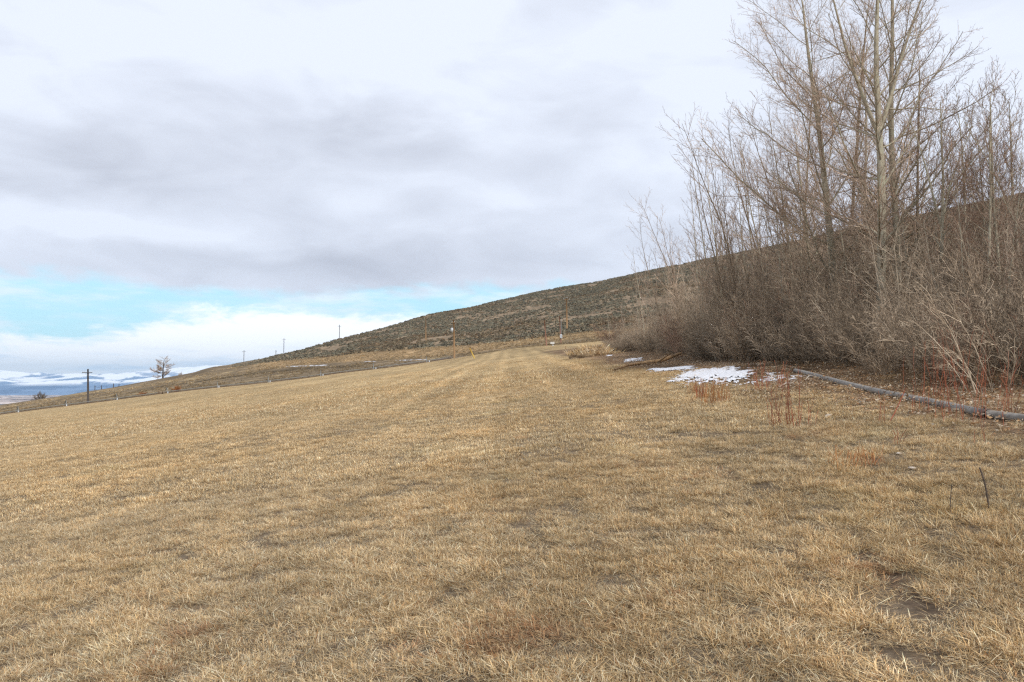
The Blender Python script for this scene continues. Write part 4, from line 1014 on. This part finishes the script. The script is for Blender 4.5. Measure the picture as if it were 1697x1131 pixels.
pole(148, 671, 612, 3.0, M['pole_d'], 'dark utility pole with a crossarm at the left, behind the sprinkler line', ((0.9, 1.25),), -0.035, Yd=196)
def xfmr(t, rr, h, b):
    mb = MB(); z = h-2.6; mb.tube([(-0.62, -0.1, z-0.45), (-0.62, -0.1, z-0.43), (-0.62, -0.1, z+0.4), (-0.62, -0.1, z+0.46)], [0.30, 0.34, 0.34, 0.24], 14); mb.box((-0.3, -0.05, z), (0.5, 0.12, 0.16)); tr = mb.build('transformer', M['galv'], t, True)
    for dx in (-0.15, 0.15):
        mb = MB(); mb.tube([(-0.62+dx, -0.1, z+0.44), (-0.62+dx*1.2, -0.1, z+0.75)], [0.06, 0.035], 8); mb.build('bushing', M['galv'], tr)
    mb = MB(); mb.box((-0.2, -rr-0.05, h-0.7), (1.0, 0.1, 0.14)); mb.build('bracket', M['pole'], t)
    for dx in (-0.6, 0.05):
        mb = MB(); mb.tube([(dx, -rr-0.05, h-0.62), (dx, -rr-0.05, h-0.4)], [0.06, 0.04], 8); mb.build('insulator', M['white'], t)
pole(753, 596, 530, 3.0, M['pole_o'], 'tan utility pole carrying a grey transformer near the corner of the field', (), -0.02, Yd=197, extra=xfmr)
pole(705.5, 561, 525.5, 1.7, M['pole_o'], 'plain tan pole without crossarm on the sagebrush slope, farthest of the brown poles', (), -0.005, Yd=318)
def ins3(t, rr, h, b):
    for dx, dz in ((0, 0), (-1.0, -0.35), (0.75, -0.5)):
        mb = MB(); mb.tube([(dx, 0, h+dz), (dx, 0, h+dz+0.4)], [0.09, 0.06], 8); mb.build('insulator', M['galv'], t)
    mb = MB(); mb.box((-0.1, -rr-.05, h-0.55), (2.0, 0.08, 0.1)); mb.build('crossarm', M['pole_o'], t)
pole(940, 545, 494, 2.6, M['pole_o'], 'tall tan pole with small insulators on the lower sagebrush slope', (), -0.02, Yd=262, extra=ins3)
pole(906, 578, 531, 2.1, M['pole_r'], 'reddish bare pole leaning left where the field ends, without any box', (), -0.09, Yd=180)
def meter(t, rr, h, b):
    mb = MB(); mb.box((0, -rr-0.12, 1.9), (0.55, 0.22, 0.75)); mb.box((0, -rr-0.12, 2.35), (0.6, 0.26, 0.12), taper=0.6); mb.build('meter_box', M['galv'], t)
    mb = MB(); mb.tube([(0.0, -rr-0.04, 2.3), (0.0, -rr-0.04, h*0.9)], 0.04, 6); mb.build('conduit', M['galv'], t)
pole(930, 571, 524, 1.8, M['pole_r'], 'slim reddish pole with a grey meter box near its foot', (), -0.055, Yd=190, extra=meter)
for px, pyt, Yd, half in ((562, 538.5, 540, 1.3), (470, 561, 560, 1.4), (404, 581, 620, 1.4), (457, 581, 900, 1.3)):
    lab = {562: 'tallest far grey pole with crossarm on the hill crest, rightmost of the skyline poles', 470: 'far grey pole with crossarm on the skyline, next left of the tallest',
           404: 'far grey pole with crossarm at the left end of the sagebrush crest', 457: 'faintest farthest pole tip barely showing over the crest'}[px]
    pole(px, 0, pyt, 1.1, M['pole_g'], lab, ((1.0, half),), 0.0, Yd=Yd, group='grey poles on the skyline')
# leaning yellow guy-wire guard
mb = MB(); a = G(786.5, 594.5); b = a+np.array([-0.9, 0, 1.9]); mb.tube([a, b], 0.11, 8); tag(mb.build('wire_guard', M['yellow'], smooth=True), 'yellow guard of a guy wire leaning at the field edge right of the transformer pole', 'wire guard')
# pump box, stakes, pale boards
def well():
    b = G(915.5, 573.5); t = empty('pump_box', b, 'small white pump housing between the two reddish poles', 'pump')
    mb = MB(); mb.box((0, 0, 0.62), (0.85, 0.6, 0.35)); mb.box((0, 0, 0.82), (0.95, 0.7, 0.06)); mb.build('cover', M['white'], t)
    mb = MB(); mb.tube([(0.1, 0, -0.05), (0.1, 0, 0.45)], 0.14, 10); mb.build('pipe_stub', M['galv'], t, True)
well()
for px, pyb, pyt, m_, lab in ((937.5, 580, 574, 'wood', 'short pale stake at the field end right of the slim pole'), (952.5, 587, 581, 'stalk', 'short dark stake in front of the brush heap'), (950.5, 566, 560.5, 'wood', 'short pale stake on the slope above the field end')):
    b = G(px, pyb); h = b[1]*(pyb-pyt)/FPX; mb = MB(); mb.box((0, 0, h/2-0.05), (0.13, 0.13, h+0.1), taper=0.85); mb.box((0, 0, h), (0.16, 0.16, 0.05), taper=0.5)
    tag(mb.build('stake', M[m_], loc=b), lab, 'stake')
for px, w_, lab in ((480.5, 1.7, 'longer pale yellow board lying at the foot of the sagebrush crest'), (490.5, 1.1, 'shorter pale yellow board lying right beside the longer one')):
    b = G(px, 594); mb = MB(); mb.box((0, 0, 0.2), (w_, 0.9, 0.35), taper=0.92); mb.box((0, 0, 0.42), (w_*0.9, 0.5, 0.1)); tag(mb.build('board', M['pale'], loc=b), lab, 'board')
# fence posts on the left crest
for i, (px, pyb, pyt) in enumerate(((158.5, 648.5, 642), (169.3, 646.5, 641), (189, 643.5, 638), (198, 641.5, 638.5))):
    x = (px-848.5)/FPX*336; b = np.array([x, 336, gz(x, 336)]); h = (pyb-pyt)/FPX*336+0.3
    mb = MB(); mb.tube([(0, 0, -0.2), (0.03*i, 0, h*0.95), (0.03*i, 0, h)], [0.16, 0.14, 0.05], 7)
    tag(mb.build('fence_post', M['pole_d'], loc=b), ('leftmost dark fence post on the left crest', 'fence post joined to the leftmost one by a sagging wire', 'dark fence post midway to the lone tree', 'shortest fence post nearest the lone tree')[i], 'post', 'fence posts on the left crest')
    if i == 0: w0 = b+[0, 0, h*0.8]
    if i == 1:
        w1 = b+[0, 0, h*0.8]; mb = MB(); mb.tube([w0, w0*.6+w1*.4-[0, 0, .5], w0*.3+w1*.7-[0, 0, .55], w1], 0.035, 4); tag(mb.build('wire', M['pole_d']), 'sagging wire strung between two fence posts on the left crest', 'wire')

# ------------------------------------------------------------------ sprinkler line along the field edge
L0 = empty('sprinkler_line', G(400, 638), 'long grey sprinkler pipe on small A-frames along the far left edge of the field', 'sprinkler line')
o_ = np.array(L0.location)
def lp(px, dz=0.0, Yl=190.0):
    x = (px-848.5)/FPX*Yl; return np.array([x, Yl, gz(x, Yl)+dz])
pts = [lp(px, 0.42)-o_ for px in np.linspace(-120, 748, 60)]
mb = MB(); mb.tube(pts, 0.085, 8); mb.build('pipe', M['galv_d'], L0, True)
pts = [lp(px, 0.10, 191.5)-o_ for px in np.linspace(-120, 748, 60)]
mb = MB(); mb.tube(pts, 0.08, 8); mb.build('lower_tube', M['rust'], L0, True)  # darker tube below the grey one, dark lower half of the band
for px in (-52, 32, 111, 194, 277, 361, 445, 532, 619, 707):
    b = lp(px)-o_; sk = 0.95 if px < 300 else 0.35 if px < 480 else 0.12
    f = empty('frame_assembly', b, None, None); f.parent = L0
    bpy.data.objects.remove(f)
    mb = MB(); mb.tube([b+[-sk, 0.9, -0.1], b+[0, 0, 1.5]], 0.085, 6); mb.tube([b+[sk, -0.9, -0.1], b+[0, 0, 1.5]], 0.085, 6); mb.tube([b+[0, 0, 0.35], b+[0, 0, 1.5]], 0.05, 6)
    mb.build('support_frame', M['galv_d'], L0, True)
    mb = MB(); q = b+[0.75, -1.0, 0]; mb.tube([q-[0, 0, .1], q+[0, 0, .42], q+[0, 0, .46]], [0.10, .10, .06], 10); mb.build('weight', M['galv'], L0, True)

# ------------------------------------------------------------------ distant trees and bushes
plant_proto('lone', big_tree(67, 10.5, 0.42, (0.0, 0), 0.0, 0.08, 1.35, 0.60, gust=-0.02, nl=30, dens=1.0, rm=2.8), M['pole_d'], M['twig'])
plant_proto('round', big_tree(66, 6, 0.25, (0, 0), 0.25, 0.15, 0.95, 0.60, nl=30, dens=2.2, rm=3.2), M['pole_g'], M['brush'])
b = np.array([(270.5-848.5)/FPX*345, 345, 0]); b[2] = gz(b[0], b[1])
place_tree('lone', 'lone_tree', b, 9.8, 'lone leafless tree with a thick dark trunk on the left crest', 'tree', sxy=1.1, rz=0.5)
b = np.array([(68-848.5)/FPX*372, 372, 0]); b[2] = gz(b[0], b[1]); place_tree('round', 'round_tree', b, (658-648)/FPX*372+H+372*(640-658)/FPX-b[2], 'rounded leafless tree behind the left crest against the valley', 'tree', sxy=1.25)
b = np.array([(299-848.5)/FPX*372, 372, 0]); b[2] = gz(b[0], b[1]); place_tree('round', 'round_tree', b, H+372*(640-616.5)/FPX-b[2], 'small faint bush-like tree right of the lone tree', 'tree', rz=1.0)
for px, py, r_, lab in ((293, 649.5, 1.3, 'largest rusty round tumbleweed behind the sprinkler line'), (235, 656.5, 1.0, 'rusty tumbleweed left of the largest, behind the sprinkler line'), (268, 653.5, 0.8, 'smallest dull tumbleweed between the other two rusty ones')):
    single('tumbleweed', shrub(int(px), r_*1.1, 26, 0.0, 1.3, 5.0, 1.2), M['orange'] if r_ > 0.9 else M['brush'], G(px, py), lab, 'tumbleweed', 'tumbleweeds behind the sprinkler line')
# faraway poplars / farm trees as dark specks in the valley
# ------------------------------------------------------------------ sagebrush
def sage_proto(seed, nl=55):
    r = np.random.default_rng(seed); V = []; F = []
    for q in range(nl):   # leaf sprays on a lumpy dome
        a = r.uniform(0, 6.28); ph = math.acos(r.uniform(0.0, 1)); rad = r.uniform(0.65, 1.05)*(0.85+0.2*math.sin(3*a+seed))
        c = np.array([math.cos(a)*math.sin(ph), math.sin(a)*math.sin(ph), 0.15+0.8*math.cos(ph)])*rad
        R3 = np.array(Euler((r.uniform(0, 6.28), r.uniform(0, 6.28), r.uniform(0, 6.28))).to_matrix()); s = r.uniform(0.13, 0.30)
        pts = np.array([[-s, -s*.6, 0], [s, -s*.6, s*.3], [s*.8, s*.6, 0], [-s*.8, s*.6, -s*.2]])@R3.T+c
        b = len(V); V += pts.tolist(); F.append([b, b+1, b+2, b+3])
    # inner body
    n = 8
    for k_, (z, rr) in enumerate(((0, 0.75), (0.35, 0.78), (0.62, 0.45))):
        for q in range(n):
            a = 2*math.pi*q/n; jit = r.uniform(0.85, 1.1); V.append([rr*jit*math.cos(a), rr*jit*math.sin(a), z-0.05])
    b0 = len(V)-3*n
    for k_ in range(2):
        for q in range(n): F.append([b0+k_*n+q, b0+k_*n+(q+1) % n, b0+(k_+1)*n+(q+1) % n, b0+(k_+1)*n+q])
    V.append([0, 0, 0.75]); t = len(V)-1
    for q in range(0, n, 2): F.append([t, b0+2*n+q, b0+2*n+(q+1) % n, b0+2*n+(q+2) % n])
    return np.array(V), np.array(F)
def build_sage():
    r = np.random.default_rng(9)
    protos = []
    for i in range(6):
        V, F = sage_proto(300+i); protos.append(mk('sage', V, F, M['sage']))
    near = [o.copy() for o in protos]
    n = 210000
    px = r.uniform(330, 1900, n); u = (px-848.5)/FPX
    sf = np.interp(u, us, KY[:, 4]); cr = np.interp(u, us, KY[:, 6])
    Yd = np.sqrt(r.uniform(230**2, 660**2, n)); x = u*Yd
    dens = 0.42+0.9*fbm(x/14, Yd/18, 91, 4)+0.25*(1-sstep(Yd-sf, 0, 60))-0.15*sstep(px, 1150, 1400)
    k = (Yd > sf+1.5+2.5*fbm(x/6, Yd/6, 92, 2)) & (Yd < cr+25) & (r.uniform(0, 1, n) < dens)
    k &= (px > 385)
    x, Yd, sf = x[k], Yd[k], sf[k]
    s = r.uniform(0.32, 0.82, len(x))*(1.0+0.30*(1-sstep(Yd-sf, 0, 40)))
    s = s*(0.35+0.65*sstep(848.5+FPX*x/Yd, 380, 500))
    order = np.argsort(Yd-0.0*x); inview = [q for q in order if 390 < 848.5+FPX*x[q]/Yd[q] < 1000 and Yd[q]-sf[q] < 14][:280]
    mask = np.ones(len(x), bool); mask[inview] = False
    print('sage', len(x), 'near', len(inview))
    for c_, q in enumerate(inview):
        o = near[c_ % 6].copy(); o.name = 'sagebrush'; C.objects.link(o)
        o.location = (float(x[q]), float(Yd[q]), gz(x[q], Yd[q])-0.08); o.scale = (float(s[q]*1.15), float(s[q]*1.15), float(s[q])); o.rotation_euler = (0, 0, float(r.uniform(0, 6.28)))
        tag(o, 'grey-green sagebrush in the lowest fringe of the brushy hillside', 'sagebrush', 'sagebrush along the foot of the hill')
    x, Yd, s = x[mask], Yd[mask], s[mask]
    rot = np.stack([x*0, x*0, r.uniform(0, 6.28, len(x))], -1)
    scatter('sagebrush_cover', protos, np.stack([x, Yd, ground(x, Yd)-0.08], -1), np.stack([s*1.15, s*1.15, s], -1), rot, r.integers(0, 6, len(x)), 'grey-green sagebrush covering the hillside above its lowest fringe', 'sagebrush')
build_sage()
# coarse dry grass on the bank and brown flat beyond the sprinkler line, and on the bare-tree strip
def build_bank_grass():
    r = np.random.default_rng(19); protos = []
    for i in range(5):
        V, F, c = tuft(r, 42, 0.40+0.05*i, 0.055, 0.5, 0.15, 0.45, 0.9, PAL*(0.76 if i < 2 else 0.46)); protos.append(mk('t', V, F, M['grass'], cols=c))
    n = 26000; px = r.uniform(-60, 1150, n); u = (px-848.5)/FPX; fe = np.interp(u, us, KY[:, 0]); sf = np.interp(u, us, KY[:, 4])
    Yd = fe+2+r.uniform(0, 1, n)*(sf+4-fe); x = u*Yd; q = (Yd-fe)/(sf-fe)
    d = 0.25+1.3*fbm(x/7, Yd/5, 95, 4)+0.5*sstep(q, .55, .7)*sstep(px, 380, 470)
    road = sstep(q, 0.02, 0.08)*(1-sstep(q, 0.42, 0.52))*sstep(px, 600, 700)*(1-sstep(px, 840, 900))
    k = r.uniform(0, 1, n) < d*(1-road); x, Yd = x[k], Yd[k]
    s = r.uniform(0.4, 1.1, len(x)); rot = np.stack([x*0, x*0, r.uniform(0, 6.28, len(x))], -1)
    scatter('bank_grass', protos, np.stack([x, Yd, ground(x, Yd)], -1), np.stack([s, s, s], -1), rot, np.where(q[k] > 0.6+0.2*r.normal(0, 1, k.sum()), r.integers(0, 2, k.sum()), r.integers(2, 5, k.sum())), 'coarse dry bunchgrass on the brown ground and bank below the sagebrush', 'grass')
build_bank_grass()

# ------------------------------------------------------------------ haze over the valley
def build_haze():
    m, nt = mat('haze'); v = nt.n('ShaderNodeVolumePrincipled'); v.inputs['Color'].default_value = (0.46, 0.73, 1.0, 1)
    v.inputs['Density'].default_value = 4.0e-5; v.inputs['Anisotropy'].default_value = 0.2
    out = nt.n('ShaderNodeOutputMaterial'); nt.l(v.outputs[0], out.inputs['Volume'])
    mb = MB(); mb.box((0, 0, 0), (46500, 46500, 760)); o = mb.build('haze', m); o.location = (0, 0, 380-140)
    tag(o, 'thin blue haze hanging over the distant valley', 'haze', kind='stuff')
HAZE = True
if HAZE: build_haze()
scene.cycles.volume_bounces = 0; scene.cycles.max_bounces = 6; scene.cycles.diffuse_bounces = 3; scene.cycles.transparent_max_bounces = 8

scene.cycles.use_denoising = False; scene.cycles.use_adaptive_sampling = False; scene.cycles.denoiser = 'OPENIMAGEDENOISE'; scene.cycles.denoising_prefilter = 'ACCURATE'; scene.cycles.sample_clamp_indirect = 3.0; scene.cycles.pixel_filter_type = 'BLACKMAN_HARRIS'; scene.cycles.filter_width = 1.3
